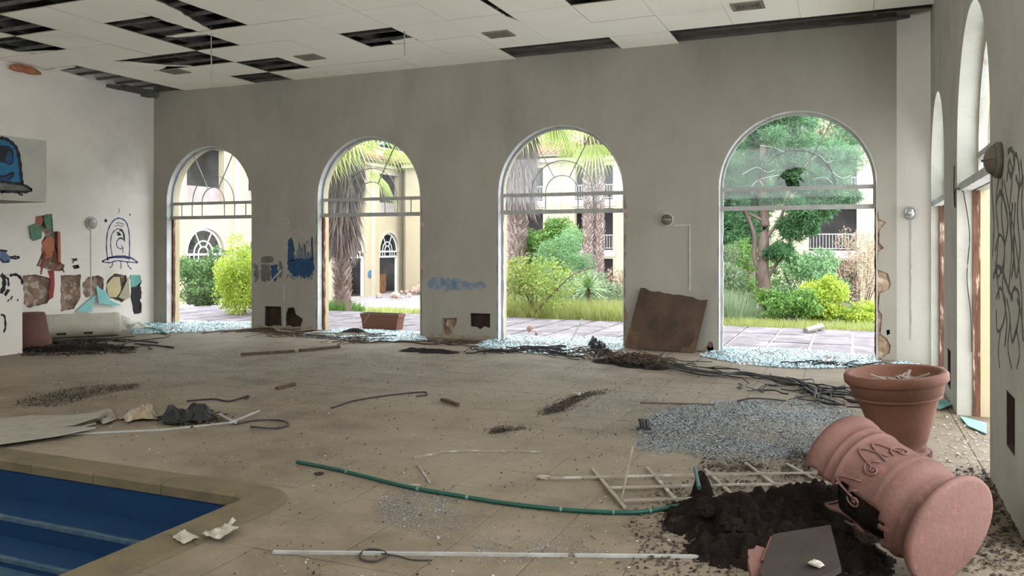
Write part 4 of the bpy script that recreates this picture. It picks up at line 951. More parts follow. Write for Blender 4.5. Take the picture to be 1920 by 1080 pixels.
# papers by the pool
def crumple(name, pix, z0, amp, m, label, cat, n=12, sc=14, th=.002):
    """sheet spanned by four floor pixels, crumpled"""
    A, B, C_, D_ = [fl(*p) for p in pix]; mb = MB()
    for i in range(n+1):
        for j in range(n+1):
            u, v = i/n, j/n; p = A.lerp(B, u).lerp(D_.lerp(C_, u), v)
            p = p+Vector((.25*amp*noise.noise(p*9), .25*amp*noise.noise(p*8+Vector((5, 0, 0))), z0+.001+amp*abs(noise.fractal(p*sc, 1, 2, 3))*min(1, 6*min(u, 1-u, v, 1-v)+.3))); mb.v.append(tuple(p))
    mb.f = [(i*(n+1)+j, (i+1)*(n+1)+j, (i+1)*(n+1)+j+1, i*(n+1)+j+1) for i in range(n) for j in range(n)]
    o = part(name, mb, m, None, False, recalc=False); s_ = o.modifiers.new('s', 'SOLIDIFY'); s_.thickness = th; tag(o, label, cat); return o
crumple('paper_sheet', [(322, 1018), (345, 1032), (374, 1018), (345, 1004)], .03, .03, PAPER, 'torn pale paper lying on the pool coping, left one', 'paper')
crumple('paper_sheet', [(378, 1014), (410, 1022), (448, 1000), (425, 994)], .03, .04, PAPER, 'torn pale paper beside the pool coping, right one', 'paper')
crumple('paper_sheet', [(425, 994), (432, 996), (443, 988), (437, 985)], .03, .03, PAPER, 'small upright paper curl next to the torn papers', 'paper', 5)
# left pile: boards, rags, black bag
slab('plaster_board', [(-30, 815), (-30, 790), (60, 781), (165, 780), (180, 795), (70, 822)], .012, .012, GYPS, 'pale sheet of plasterboard lying at the left edge of the floor', 'board')
slab('plaster_board', [(50, 784), (170, 779), (205, 772), (188, 785), (140, 798), (45, 802)], .05, .012, GYPS, 'upper bent plasterboard sheet on the left floor pile', 'board', (R(3), R(-3), 0))
slab('plaster_board', [(-30, 826), (20, 806), (95, 800), (180, 803), (110, 818), (-30, 838)], .035, .01, GYPS, 'lower pale plasterboard strip on the left floor pile', 'board')
crumple('board_offcut', [(186, 793), (194, 800), (218, 790), (208, 770)], .02, .03, GYPS, 'small tilted board offcut at the end of the plasterboard pile', 'board')
crumple('brown_rag', [(222, 785), (232, 795), (296, 788), (285, 766)], .01, .13, mat('rag', (.20, .13, .07), (.36, .30, .22), 12), 'crumpled brown and white rag left of the black bag', 'rag', 22, 6)
crumple('black_bag', [(292, 788), (320, 800), (402, 792), (380, 766)], .02, .20, BLACKP, 'crumpled black plastic bag on the left of the floor', 'bag', 30, 4.5)
scatter('dirt_streak', [(290, 785), (400, 770), (420, 795), (330, 802)], 500, .03, CRUMB, 'black crumbs around the black plastic bag', 'dirt')

# dark dirt streaks, litter
def streak(name, pix, n, s, label, m=CRUMB, z=0): return scatter(name, pix, n, s, m, label, 'dirt', z)
streak('dirt_streak', [(1016, 780), (1020, 768), (1055, 752), (1090, 738), (1140, 730), (1140, 736), (1100, 746), (1070, 762), (1055, 772)], 2600, .014, 'black dirt streak slanting across the middle floor')
streak('dirt_streak', [(915, 815), (930, 800), (975, 796), (990, 804), (950, 810)], 900, .012, 'dark dirt streak left of the grey glass patch')
streak('dirt_streak', [(30, 760), (40, 745), (150, 725), (260, 720), (250, 730), (180, 742), (110, 765)], 3200, .014, 'dark dirt band across the left floor')
streak('dirt_streak', [(1460, 900), (1480, 845), (1530, 850), (1560, 905)], 1400, .013, 'dark dirt between the lattice and the tipped urn')
streak('dirt_streak', [(1300, 880), (1320, 862), (1400, 858), (1440, 880), (1380, 886)], 380, .02, 'dry brown dirt behind the lattice')
streak('dirt_streak', [(1740, 1060), (1780, 880), (1850, 880), (1925, 960), (1925, 1090)], 1600, .02, 'dirt along the foot of the right hand pier')
streak('dirt_streak', [(40, 668), (60, 645), (170, 640), (255, 655), (250, 663), (150, 666)], 2600, .035, 'black dirt in front of the white tank')
mo = heap('dirt_mound', 'low black dirt mound in front of the white tank', 'dirt', [(70, 655, .35, .06), (110, 656, .4, .06), (150, 655, .4, .06), (195, 654, .35, .05), (235, 652, .25, .03)], SOIL, .02, 6, .03)
scatter('floor_crumbs', [(0, 850), (60, 700), (400, 640), (1100, 680), (1500, 760), (1560, 900), (1500, 1090), (400, 1090), (560, 920), (470, 880)], 5200, .012, CRUMB, 'fine dark crumbs strewn over the whole floor', 'dirt')
scatter('floor_litter', [(0, 840), (60, 700), (400, 640), (1100, 680), (1500, 760), (1560, 900), (1500, 1090), (400, 1090), (560, 920), (470, 880)], 2600, .012, SPECK, 'fine pale chips strewn over the whole floor', 'litter')
scatter('floor_litter', [(1740, 780), (1845, 790), (1850, 900), (1770, 890)], 380, .018, SPECK, 'pale litter in the light of the side opening', 'litter')
# ---------------- broken glass
scatter('glass_shards', [(1192, 845), (1200, 800), (1250, 765), (1350, 752), (1500, 752), (1600, 770), (1600, 800), (1510, 855), (1400, 868), (1290, 862)], 46000, .011, SHARDG, 'grey crushed glass patch left of the standing planter', 'broken glass')
scatter('glass_shards', [(1050, 800), (1100, 735), (1250, 735), (1250, 800), (1150, 830)], 3500, .009, SHARDG, 'thin grey glass scatter left of the main crushed patch', 'broken glass')
scatter('glass_shards', [(700, 940), (760, 915), (860, 935), (880, 990), (800, 1010), (720, 980)], 2200, .008, SHARDG, 'thin grey glass scatter below the green hose', 'broken glass')
scatter('glass_shards', [(900, 1060), (880, 1010), (1060, 1000), (1150, 1050)], 900, .008, SHARDG, 'thin grey glass scatter by the long white strip', 'broken glass')
TH = [([(240, 612), (300, 603), (477, 605), (480, 615), (400, 622), (250, 628)], 'turquoise broken glass on the sill of the first arched opening'),
      ([(600, 622), (655, 617), (792, 624), (800, 640), (700, 642), (560, 632)], 'turquoise broken glass on the sill of the second arched opening'),
      ([(890, 650), (935, 630), (1165, 635), (1175, 655), (1100, 668), (1000, 665)], 'turquoise broken glass on the sill of the third arched opening'),
      ([(1310, 668), (1348, 652), (1500, 656), (1645, 670), (1650, 690), (1500, 692), (1400, 686)], 'turquoise broken glass on the sill of the fourth arched opening'),
      ([(1640, 690), (1690, 680), (1750, 692), (1765, 705), (1760, 740), (1680, 700)], 'turquoise broken glass below the corner lamp')]
for (P, lab) in TH: scatter('glass_shards', P, 22000, .018, SHARD, lab, 'broken glass', hgt=.02, feather=.03)
slab('glass_sheet', [(1800, 782), (1850, 795), (1850, 815), (1815, 800)], .01, .01, TEALL, 'turquoise sheet fragment on the floor inside the side opening', 'glass sheet')
slab('glass_sheet', [(1738, 745), (1760, 742), (1785, 760), (1760, 768)], .02, .01, TEAL, 'dark teal fragments behind the standing planter', 'glass sheet')
# ---------------- cables and sticks heaps
def tangle(name, label, cat, pix, n, L, r, m, hgt=.04, curl=.5, dirn=None, cable=True):
    P = [fl(*p) for p in pix]; mb = MB(); rnd = random.Random(len(label))
    for i in range(n):
        k = rnd.uniform(0, len(P)-1.001); a = P[int(k)].lerp(P[int(k)+1], k-int(k)); d_ = (P[int(k)+1]-P[int(k)]).normalized()
        if rnd.random() < curl: an = rnd.uniform(0, 6.28); d_ = Vector((math.cos(an), math.sin(an), 0))
        a = a+Vector((rnd.gauss(0, .08), rnd.gauss(0, .12), 0)); a.y = min(a.y, 12.22); pts = [a+Vector((0, 0, rnd.uniform(.008, hgt)))]; 
        for q_ in range(4):
            an = rnd.gauss(0, .45 if cable else .12); d_ = Matrix.Rotation(an, 3, 'Z')@d_; nxt = pts[-1]+d_*L/4*rnd.uniform(.6, 1.3); nxt.y = min(nxt.y, 12.25); nxt.z = rnd.uniform(.008, hgt); pts.append(nxt)
        mb.tube(smoothpts(pts, 3), r*rnd.uniform(.5, 1.2), 5)
    return one(name, mb, m, label, cat, smooth=True, kind='stuff')
tangle('cable_tangle', 'tangle of black cables trailing from the debris to the standing planter', 'cables', [(1240, 675), (1300, 690), (1360, 705), (1440, 708), (1500, 722), (1550, 745), (1585, 758)], 38, .7, .008, CABLE, .05, .15)
tangle('cable_tangle', 'black cable bundle just left of the standing planter', 'cables', [(1372, 750), (1420, 738), (1480, 735), (1550, 738)], 18, .5, .008, CABLE, .04, .15)
cb = MB()
for i in range(5):
    P = fpts([(1250, 678+i*2), (1330, 695+i*2), (1400, 702-i), (1480, 708+i*2), (1520, 725+i), (1545, 745+i*2), (1580, 757+i)], .03+.008*i); cb.tube(smoothpts([p+Vector((random.gauss(0, .04), random.gauss(0, .07), 0)) for p in P], 6), .010, 6)
one('cable_bundle', cb, CABLE, 'thick parallel black cables sweeping toward the standing planter', 'cables', smooth=True)
tangle('twig_heap', 'brown heap of roots and twigs in front of the leaning wooden board', 'twigs', [(1110, 672), (1150, 676), (1190, 680), (1235, 690)], 110, .42, .006, STICK, .14, .6, cable=False)
heap('dirt_mound', 'low brown dirt mound under the twigs before the wooden board', 'dirt', [(1150, 678, .35, .06), (1190, 685, .3, .05), (1225, 690, .25, .03)], SOIL, .02, 8, .04)
tangle('debris_sticks', 'black sticks and strips littered before the first broad pier', 'sticks', [(480, 622), (540, 628), (600, 632), (650, 636), (690, 632)], 34, .7, .009, STICK, .05, .3, cable=False)
tangle('debris_sticks', 'dark sticks littered before the second opening', 'sticks', [(640, 642), (700, 640), (760, 642), (830, 645)], 22, .7, .009, STICK, .04, .15, cable=False)
tangle('debris_sticks', 'dark sticks and cables littered before the third opening', 'sticks', [(870, 660), (930, 660), (990, 658), (1040, 665), (1090, 662)], 40, .6, .010, CABLE, .06, .3, cable=False)
tangle('debris_sticks', 'pale laths among the litter before the first broad pier', 'sticks', [(490, 616), (560, 628), (640, 630)], 12, .8, .014, LATH, .05, .3, cable=False)
tangle('debris_sticks', 'dark cable scraps behind the standing planter', 'sticks', [(1500, 682), (1560, 684), (1620, 688), (1680, 692)], 26, .4, .009, CABLE, .05, .3)
tangle('debris_sticks', 'thin black cables in front of the white tank', 'cables', [(90, 640), (160, 640), (230, 640), (270, 660)], 16, .9, .012, CABLE, .03, .2)
tangle('debris_sticks', 'long dark wires before the first opening', 'wires', [(350, 628), (430, 624), (480, 620)], 6, 1.2, .012, STICK, .03, .05)
heap('dirt_mound', 'flat black dirt patch in front of the second broad pier', 'dirt', [(775, 657, .26, .05), (810, 659, .3, .06), (840, 661, .22, .04)], SOIL, .02, 9, .04)
heap('dirt_mound', 'black dirt mound on the sill of the second opening', 'dirt', [(655, 627, .3, .12), (675, 626, .25, .08)], SOIL, .02, 9, .05)
crumple('black_rag', [(1100, 650), (1112, 662), (1140, 664), (1130, 645)], .02, .22, BLACKP, 'torn black plastic scrap standing on the twig heap', 'rag', 12, 6)
heap('plaster_rubble', 'heap of white plaster rubble below the holes in the left wall', 'rubble', [(200, 612, .38, .42), (230, 614, .36, .30), (258, 616, .28, .14)], RUBW, .08, 5, .05)
crumple('fallen_film', [(262, 613), (266, 616), (318, 630), (312, 624)], .02, .06, TEAL, 'turquoise strip fallen from the left wall to the floor', 'strip', 8)

# ---------------- leaning board
A = Vector((*[bw(1170, 652)[0]], 0)) if False else None
def at_y(px, py, Y): d = ray(px, py); t_ = Y/d[1]; return Vector((d[0]*t_, Y, EYE+d[2]*t_))
c1, c2, c3, c4_ = at_y(1170, 652, 12.02), at_y(1303, 661, 12.02), at_y(1326, 563, 12.25), at_y(1201, 540, 12.25)
c1.z = max(c1.z, .02); c2.z = .005
top = [c4_.lerp(c3, i/14)+Vector((0, 0, random.uniform(-.02, .015))) for i in range(15)]
loop = [c1, c2]+list(reversed(top)); nrm = (c2-c1).cross(c4_-c1).normalized()*.035
ctr = (c1+c2)/2; ctr.z = 0
bd = thing('wooden_board', 'square dark weathered wooden board leaning on the third pier', 'board', ctr)
mb = MB(); n = len(loop); mb.v = [tuple(p-ctr) for p in loop]+[tuple(p-ctr-nrm) for p in loop]; mb.f = [tuple(range(n)), tuple(range(2*n-1, n-1, -1))]+[(i, (i+1) % n, n+(i+1) % n, n+i) for i in range(n)]
part('board_panel', mb, PLY, bd)
for a, b in ((0, .17), (.80, 1)):
    q0, q1, q2_, q3 = c1.lerp(c2, a), c1.lerp(c2, b), c4_.lerp(c3, b), c4_.lerp(c3, a); e = nrm*.12
    L2 = [q0, q1, q2_-Vector((0, 0, .03)), q3-Vector((0, 0, .03))]; mb = MB(); mb.v = [tuple(p-ctr+e) for p in L2]+[tuple(p-ctr-e*.0) for p in L2]; mb.f = [(0, 1, 2, 3), (7, 6, 5, 4)]+[(i, (i+1) % 4, 4+(i+1) % 4, 4+i) for i in range(4)]
    part('edge_board', mb, PLYE, bd)
lth = MB().bar(at_y(1172, 627, 11.98), at_y(1188, 630, 11.98), .05, .02); part('torn_patch', lth, PAPER, bd)

# ---------------- left: tank and upturned pot
tc_ = Vector((-12.28, 9.98, 0)); dr = Vector((.632, .775, 0)); q = Matrix.Translation((0, 0, .205))@dr.to_track_quat('Z', 'Y').to_matrix().to_4x4()
t = thing('water_tank', 'cream cylindrical water tank lying on its side by the left wall', 'tank', tc_)
part('tank_shell', MB().lathe([(0, -.64), (.12, -.635), (.175, -.615), (.197, -.58), (.2, -.55), (.2, .55), (.197, .6), (.18, .625), (.12, .635), (0, .64)], 40, q), TANKM, t, True)
vd = Vector((.775, -.632, 0))
for s_ in (-.28, .12): p = dr*s_+vd*.165+Vector((0, 0, .09)); part('slot', MB().bar(p-dr*.07, p+dr*.07, .03, .045, up=(.775*.8, -.632*.8, -.5)), DARK, t)
for s_ in (-.52, .52): part('band', MB().lathe([(.199, s_-.008), (.205, s_-.006), (.205, s_+.006), (.199, s_+.008)], 40, q), TANKM, t, True)
pp = fl(58, 648); t = thing('upturned_pot', 'terracotta pot standing upside down beside the white tank', 'plant pot', pp)
part('pot_body', MB().lathe([(.29, 0), (.295, .02), (.295, .10), (.275, .115), (.262, .13), (.20, .50), (.185, .52), (0, .52)], 44), TERRAP, t, True)

# ================================================================== OUTSIDE : patio, ground
patio = struct('floor_patio', MB().box((-6, D+.34+1.86, -.045), (19, 3.72, .05)), JOINT)
PWX, PWY = .62, 1.22; pm = MB(); pm.box((0, 0, 0), (PWX-.045, PWY-.045, .03)); pme = pm.mesh('paver'); pme.materials.append(PAVE)
nr = 0
for j in range(3):
    for i in range(30):
        x = -15.2+i*PWX+(.0 if j % 2 else .0); y = D+.36+PWY*(j+.5); 
        if x > 3.2: continue
        o = link('paver', pme, None, patio); o.location = (x, y, -.012+random.uniform(-.003, .003)); o.rotation_euler = (random.uniform(-.004, .004), random.uniform(-.004, .004), random.uniform(-.008, .008))
mb = MB(); xs = [-45+1.0*i for i in range(60)]; ys = [16.3+.8*j for j in range(50)]
for x in xs:
    for y in ys: mb.v.append((x, y, gz(y)-.03+.03*noise.noise(Vector((x, y, 0)))))
n = len(ys); mb.f = [(i*n+j, (i+1)*n+j, (i+1)*n+j+1, i*n+j+1) for i in range(len(xs)-1) for j in range(n-1)]
struct('ground_court', mb, GROUND, smooth=True)
struct('ground_side', MB().box((2.2, 6, -.05), (1.9, 13, .04)), mat('sandy_ground', (.46, .40, .30), (.36, .30, .22), 3, .95))
struct('ground_left', MB().box((-30, 14.4, -.05), (33, 4, .04)), GROUND)
def grass(name, label, pix, n, L, m, z=0, w=.012, xy=None, gauss=.35):
    P = xy if xy is not None else None
    if P is None:
        pts = [fl(px, py, 0) for px, py in pix]; xs = [p.x for p in pts]; ys = [p.y for p in pts]; P = (min(xs), max(xs), min(ys), max(ys))
    Q = np.stack([rng.uniform(P[0], P[1], n), rng.uniform(P[2], P[3], n)], 1)
    nz = np.array([noise.noise(Vector((a*.9, b*.9, 1))) for a, b in Q]); Q = Q[nz > rng.uniform(-.6, .1, n)]; n = len(Q)
    zz = np.array([gz(b) for b in Q[:, 1]]); B = np.concatenate([Q, zz[:, None]-.03], 1)
    d_ = unit(np.concatenate([rng.normal(0, gauss, (n, 2)), np.ones((n, 1))], 1)); ll = (L*rng.uniform(.4, 1.2, n))[:, None]; s_ = unit(np.cross(d_, rng.normal(size=(n, 3))))*w
    V = np.stack([B-s_*.5, B+s_*.5, B+d_*ll+s_*.08, B+d_*ll-s_*.08], 1)
    o = np_quads(name, V, m, None, 'stuff'); tag(o, label, 'grass'); return o
grass('grass', 'low yellow green grass beyond the patio right of the pine', None, 22000, .22, GG, xy=(-3.6, 1.6, 16.2, 19.5), w=.014)
grass('grass', 'tall straw green grass beyond the third opening', None, 26000, .5, GG, xy=(-8.6, -3.9, 16.3, 19.5), w=.012)
grass('tall_grass', 'grey green reedy grass at the foot of the pine', None, 5000, .75, G5, xy=(-3.6, -2.2, 17.2, 19.0), w=.018, gauss=.2)
grass('grass', 'green grass tuft round the palm trunk beyond the second opening', None, 2500, .3, G1, xy=(-12.35, -11.35, 16.3, 17.4), w=.02)
grass('grass', 'thin green weeds in the courtyard before the yellow facade', None, 3500, .2, GG, xy=(-14.5, -11.0, 21, 24), w=.03)
grass('tall_grass', 'wild grass in the middle ground behind the young palm', None, 14000, .7, G5, xy=(-9.5, 1.5, 19.5, 25.5), w=.03)
struct('ground_verge', MB().add([(-9, 16.25, -.022), (2.4, 16.25, -.022), (2.4, 22, gz(22)-.0), (-9, 22, gz(22)-.0)], [(0, 1, 2, 3)]), GRASSG)

# ---------------- vegetation
shrub('shrub', 'dark green rounded bush beyond the first arched opening', 'bush', (-16.2, 17.2, gz(17.2)), (1.0, .85, .78), 10000, .085, G3, zc=.78)
shrub('shrub', 'bright lime green bush right behind the first arched opening', 'bush', (-12.82, 14.7, 0), (.70, .6, .90), 10000, .07, G2, zc=.80, k=40)
shrub('shrub', 'mid green bush between the dark and the lime bush', 'bush', (-14.6, 16.9, 0), (.6, .5, .75), 5000, .075, G1, zc=.8)
shrub('shrub', 'tall feathery green shrub beside the palm trunk beyond the third opening', 'bush', (-7.75, 22.0, gz(22)), (.85, .8, 1.1), 15000, .10, G4, zc=1.5, lw_=.22)
shrub('shrub', 'dark glossy bush topping the feathery shrub', 'bush', (-8.6, 23.6, gz(23.6)), (.9, .8, .8), 8000, .10, G1, zc=2.3, k=30)
shrub('shrub', 'leafy light green shrub at the left of the third opening', 'bush', (-6.45, 16.7, 0), (.85, .45, .55), 3000, .08, mat('leaf_yellowgreen', (.16, .26, .04), (.36, .42, .10), island=1, trans=.3, rough=.6), zc=.75, sub=.5, k=36)
shrub('shrub', 'grey green undergrowth behind the young yucca', 'bush', (-6.6, 21.0, gz(21)), (1.5, .8, .75), 7000, .08, G5, zc=.75)
shrub('shrub', 'dry tan shrub at the right side of the third opening', 'bush', (-6.2, 23.8, gz(23.8)), (.9, .7, .8), 3500, .09, GD, zc=1.0)
shrub('shrub', 'bright yellow green bush in the middle of the fourth opening', 'bush', (-.62, 18.6, gz(18.6)), (.62, .5, .48), 5200, .085, G2, zc=.62)
shrub('shrub', 'low bright green creeper right of the yellow green bush', 'bush', (.35, 18.9, gz(18.9)), (.9, .5, .3), 4200, .08, G2, zc=.32)
shrub('shrub', 'low green creeper left of the yellow green bush', 'bush', (-1.25, 17.9, 0), (.7, .45, .32), 3800, .08, G1, zc=.35)
shrub('shrub', 'mid green bush directly behind the yellow green bush', 'bush', (-1.1, 20.2, gz(20.2)), (.9, .7, .8), 7000, .08, G4, zc=1.15)
shrub('dry_shrub', 'tall dry brown shrub at the right of the fourth opening', 'bush', (.15, 22.6, gz(22.6)), (.95, .8, 1.15), 6500, .055, GD, zc=1.4, k=40, sub=.25, stems=14)
shrub('shrub', 'grey green bush filling the left of the fourth opening', 'bush', (-3.2, 20.3, gz(20.3)), (.85, .7, .85), 8000, .075, G5, zc=1.2)
shrub('shrub', 'darker bush behind the pine trunk', 'bush', (-2.7, 23.2, gz(23.2)), (1.6, .8, 1.0), 8000, .09, G1, zc=1.5)
# bare branch across the third opening
mb = MB(); mb.tube(smoothpts([(-6.5, 16.5, 0), (-6.0, 16.45, .5), (-5.5, 16.4, .95), (-4.9, 16.4, 1.15)], 5), [.028-.0013*i for i in range(16)], 5); one('bare_branch', mb, BARK, 'bare branch slanting up through the third opening', 'branch')

def palm(name, label, base, rt, hgt, skirt=None, fronds=0, crownz=None, lean=(0, 0), droop=1.0, group=None, fl_=1.0, dead=0):
    t = thing(name, label, 'palm', base, 0, group); b = MB(); n = 16
    ctrp = [Vector((lean[0]*i/n, lean[1]*i/n, -.1+(hgt+.1)*i/n)) for i in range(n+1)]
    b.tube(ctrp, [rt*(1.15 if i < 2 else .92) for i in range(n+1)], 14); part('trunk', b, BARK, t, True)
    # old leaf bases in a spiral: each a short thick wedge
    N = int(hgt/.11)*11; P = np.zeros((N, 4, 3)); N2 = 0; mb = MB()
    for i in range(N):
        z = hgt*i/N; a = i*2.399963; fz = z/hgt; cx, cy = lean[0]*fz, lean[1]*fz; ro = rt*.9; L = rt*random.uniform(.35, .95); wd = rt*random.uniform(.16, .3)
        er = Vector((math.cos(a), math.sin(a), 0)); et = Vector((-er.y, er.x, 0)); p = Vector((cx, cy, z))+er*ro
        tw = random.uniform(-.35, .35)
        A_, B_, C_, D_ = p+et*wd, p-et*wd, p+er*L*.55+Vector((0, 0, L*1.0))-et*wd*.25+et*tw*L, p+er*L*.55+Vector((0, 0, L))+et*wd*.25+et*tw*L
        E_ = p+Vector((0, 0, L*.35))
        mb.add([A_, B_, C_, D_, E_+et*wd*.6, E_-et*wd*.6], [(0, 1, 2, 3), (0, 3, 4), (1, 5, 2), (3, 2, 5, 4)])
    part('leaf_bases', mb, BOOT, t, kind='stuff', recalc=False)
    if skirt:
        z0, z1, r0, r1, ns = skirt; a = rng.uniform(0, 6.28, ns); z = rng.uniform(z0+.3, z1, ns); f = (z-z0)/(z1-z0); rr = (r0+(r1-r0)*f)*rng.uniform(.55, 1.0, ns)
        B0 = np.stack([rr*np.cos(a)*.75+lean[0]*z/hgt, rr*np.sin(a)*.75+lean[1]*z/hgt, z], 1); L = rng.uniform(.35, .8, ns)[:, None]
        d_ = unit(np.stack([np.cos(a)*.28+rng.normal(0, .12, ns), np.sin(a)*.28+rng.normal(0, .12, ns), -np.ones(ns)], 1)); s_ = unit(np.cross(d_, rng.normal(size=(ns, 3))))*.022
        np_quads('dead_frond_skirt', np.stack([B0-s_*.4, B0+s_*.4, B0+d_*L*.6+s_*.5, B0+d_*L], 1), DEADF, t, 'stuff')
    for k in range(fronds):
        a = k*2.4; el = R(random.uniform(-50, 55))*1.0; cz = crownz or hgt
        c0 = Vector((lean[0], lean[1], cz)); er = Vector((math.cos(a)*math.cos(el), math.sin(a)*math.cos(el), math.sin(el))); tip = c0+er*.9*fl_
        mb = MB(); mb.tube([c0, c0+er*.5*fl_+Vector((0, 0, .05)), tip], [.02, .014, .01], 4)
        et = er.cross(Vector((0, 0, 1))).normalized(); en = et.cross(er)
        for j in range(22):
            th_ = R(-80+160*j/21); dd_ = er*math.cos(th_)+et*math.sin(th_); Ls = .85*fl_*(.75+.25*math.cos(th_)); m1_ = tip+dd_*Ls*.55; m2_ = tip+dd_*Ls+Vector((0, 0, -.38*droop*fl_)); w_ = (et*math.cos(th_)-er*math.sin(th_))*.028*fl_
            mb.add([tip, m1_+w_, m2_, m1_-w_], [(0, 1, 3), (1, 2, 3)])
        part('frond', mb, GF, t, recalc=False)
    return t
palm('fan_palm', 'shaggy palm with grey dead frond skirt beyond the second opening', (-11.55, 16.7, gz(16.7)-.02), .20, 4.1, (1.45, 4.2, .34, .66, 4200), 20, 4.2, fl_=1.15)
# more dead fronds up top-left of that palm & long petioles
palm('fan_palm', 'palm with very broad dead frond skirt beyond the third opening', (-9.55, 23.1, gz(23.1)), .27, 6.6, (3.2, 7.0, .70, .85, 4200), 16, 7.0, fl_=1.5)
palm('fan_palm', 'left and taller of the two palm trunks growing side by side', (-10.22, 32.5, gz(32.5)), .22, 8.6, None, 14, 8.8, (.02, 0), fl_=1.7)
palm('fan_palm', 'right trunk of the two palms growing side by side', (-9.84, 32.7, gz(32.7)), .22, 7.9, None, 14, 8.0, (.02, 0), fl_=1.6)
# yucca
t = thing('yucca', 'spiky young yucca with narrow leaves beyond the third opening', 'yucca', (-5.75, 18.3, gz(18.3)))
part('stem', MB().tube([(0, 0, -.05), (.01, 0, .35), (0, 0, .75)], [.06, .05, .04], 8), BARK, t, True)
for k in range(110):
    a = k*2.4; el = R(random.uniform(-30, 85)); er = Vector((math.cos(a)*math.cos(el), math.sin(a)*math.cos(el), math.sin(el))); et = er.cross(Vector((0, 0, 1))).normalized()*.015; b0 = Vector((0, 0, .75)); L = random.uniform(.42, .6)
    m_ = b0+er*L*.5; tp = b0+er*L+Vector((0, 0, -.05)); mb = MB(); mb.add([b0-et*.6, b0+et*.6, m_+et, m_-et, tp, m_+Vector((0, 0, .008))], [(0, 1, 2, 5), (0, 5, 3), (5, 2, 4), (3, 5, 4)]); part('leaf', mb, mat('yucca_leaf', (.30, .42, .20), (.20, .32, .13), 9), t, recalc=False)

# pine
def pine(name, label, base, scale, clusters, nn, trunk, m=GP, nl=.13):
    t = thing(name, label, 'tree', base); mb = MB()
    for pts, r0, r1 in trunk:
        P = smoothpts(pts, 5); n = len(P); mb.tube(P, [r0+(r1-r0)*i/(n-1) for i in range(n)], 8)
    part('trunk', mb, BARK, t, True)
    Q = []; Dd = []
    for (c, rad, k) in clusters:
        P = cloud(c, rad, int(nn*k), 24, .30); Q.append(P)
    P = np.concatenate(Q); rep = 1
    np_quads('needles', leafquads(P, nl, nl*.16), m, t, 'stuff'); return t
pine('pine_tree', 'pine with forked trunk filling the fourth arched opening', (-1.95, 19.9, gz(19.9)), 1,
     [((0, 0, 4.3), (1.0, .8, .75), 1), ((-.9, .1, 3.7), (.85, .7, .6), .9), ((1.0, 0, 3.85), (1.0, .7, .65), 1.1), ((-.3, .2, 3.1), (.7, .6, .4), .5), ((1.35, .1, 3.1), (.75, .6, .45), .8), ((-1.15, 0, 2.8), (.5, .5, .45), .5), ((.75, .2, 2.35), (.5, .5, .3), .35), ((.35, -.1, 1.75), (.3, .3, .2), .22), ((.3, .2, 4.9), (.8, .7, .6), .6), ((1.0, -.2, 2.75), (.55, .4, .35), .5), ((-.9, -.1, 2.25), (.4, .4, .35), .4)], 15000,
     [([(0, 0, -.1), (.05, 0, .7), (-.02, 0, 1.5), (.03, .05, 2.4), (-.05, 0, 3.3), (0, 0, 4.3)], .17, .07), ([(0, 0, 1.25), (-.2, 0, 1.6), (-.22, 0, 2.2), (-.5, 0, 2.9), (-.9, 0, 3.6)], .07, .03), ([(.0, 0, 1.0), (.3, 0, 1.5), (.55, 0, 1.9), (.9, .1, 2.6), (1.1, .1, 3.4)], .05, .02),
      ([(-.02, 0, 2.0), (.35, 0, 2.5), (.5, 0, 2.9), (.8, 0, 3.6)], .05, .02), ([(0, 0, 2.5), (-.5, 0, 2.75), (-1.1, 0, 2.85)], .04, .015), ([(-.2, 0, 1.7), (.3, 0, 2.0), (.7, 0, 2.25)], .025, .012)], nl=.15)
pine('pine_tree', 'distant green pine crown behind the forked pine', (-2.9, 26.0, gz(26)), 1, [((0, 0, 4.6), (2.0, 1.2, 1.4), 1.2), ((1.8, 0, 5.2), (1.6, 1.2, 1.3), 1), ((-.4, 0, 3.0), (1.2, 1, .8), .6)], 10000, [([(0, 0, -.1), (0, 0, 2), (.2, 0, 5)], .18, .06)], nl=.2)
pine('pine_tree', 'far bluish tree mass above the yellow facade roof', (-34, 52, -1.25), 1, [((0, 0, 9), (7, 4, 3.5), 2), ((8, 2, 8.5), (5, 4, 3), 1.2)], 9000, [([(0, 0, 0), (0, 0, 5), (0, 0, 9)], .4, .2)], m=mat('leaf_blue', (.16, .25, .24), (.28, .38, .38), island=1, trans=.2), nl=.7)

# ---------------- outdoors small things
p = fl(711, 619)
t = thing('planter_box', 'rectangular terracotta planter box on the patio beyond the second opening', 'plant pot', p, R(2))
mb = MB(); wt, wb, hh_ = .41, .35, .30
mb.prism([(-wt, hh_), (wt, hh_), (wt, hh_-.06), (wt-.02, hh_-.065), (wb, 0), (-wb, 0), (-wt+.02, hh_-.065), (-wt, hh_-.06)], [], lambda a, b, w: (a, w, b), 0, .26); part('box', mb, TERRA, t)
part('soil', MB().box((0, .13, hh_+.002), (.74, .2, .012)), SOIL, t)
part('twine', MB().tube([(-.2, -.012, .29), (-.32, -.02, .12)], .006, 4), LATH, t)
one('pot_shard', MB().prism([(0, 0), (.1, 0), (.13, .24), (.05, .27)], [], lambda a, b, w: (fl(460, 606).x+a, 13.25+w, b), 0, .03), ORANGE, 'orange shard leaning at the first broad pier outside', 'pot shard')
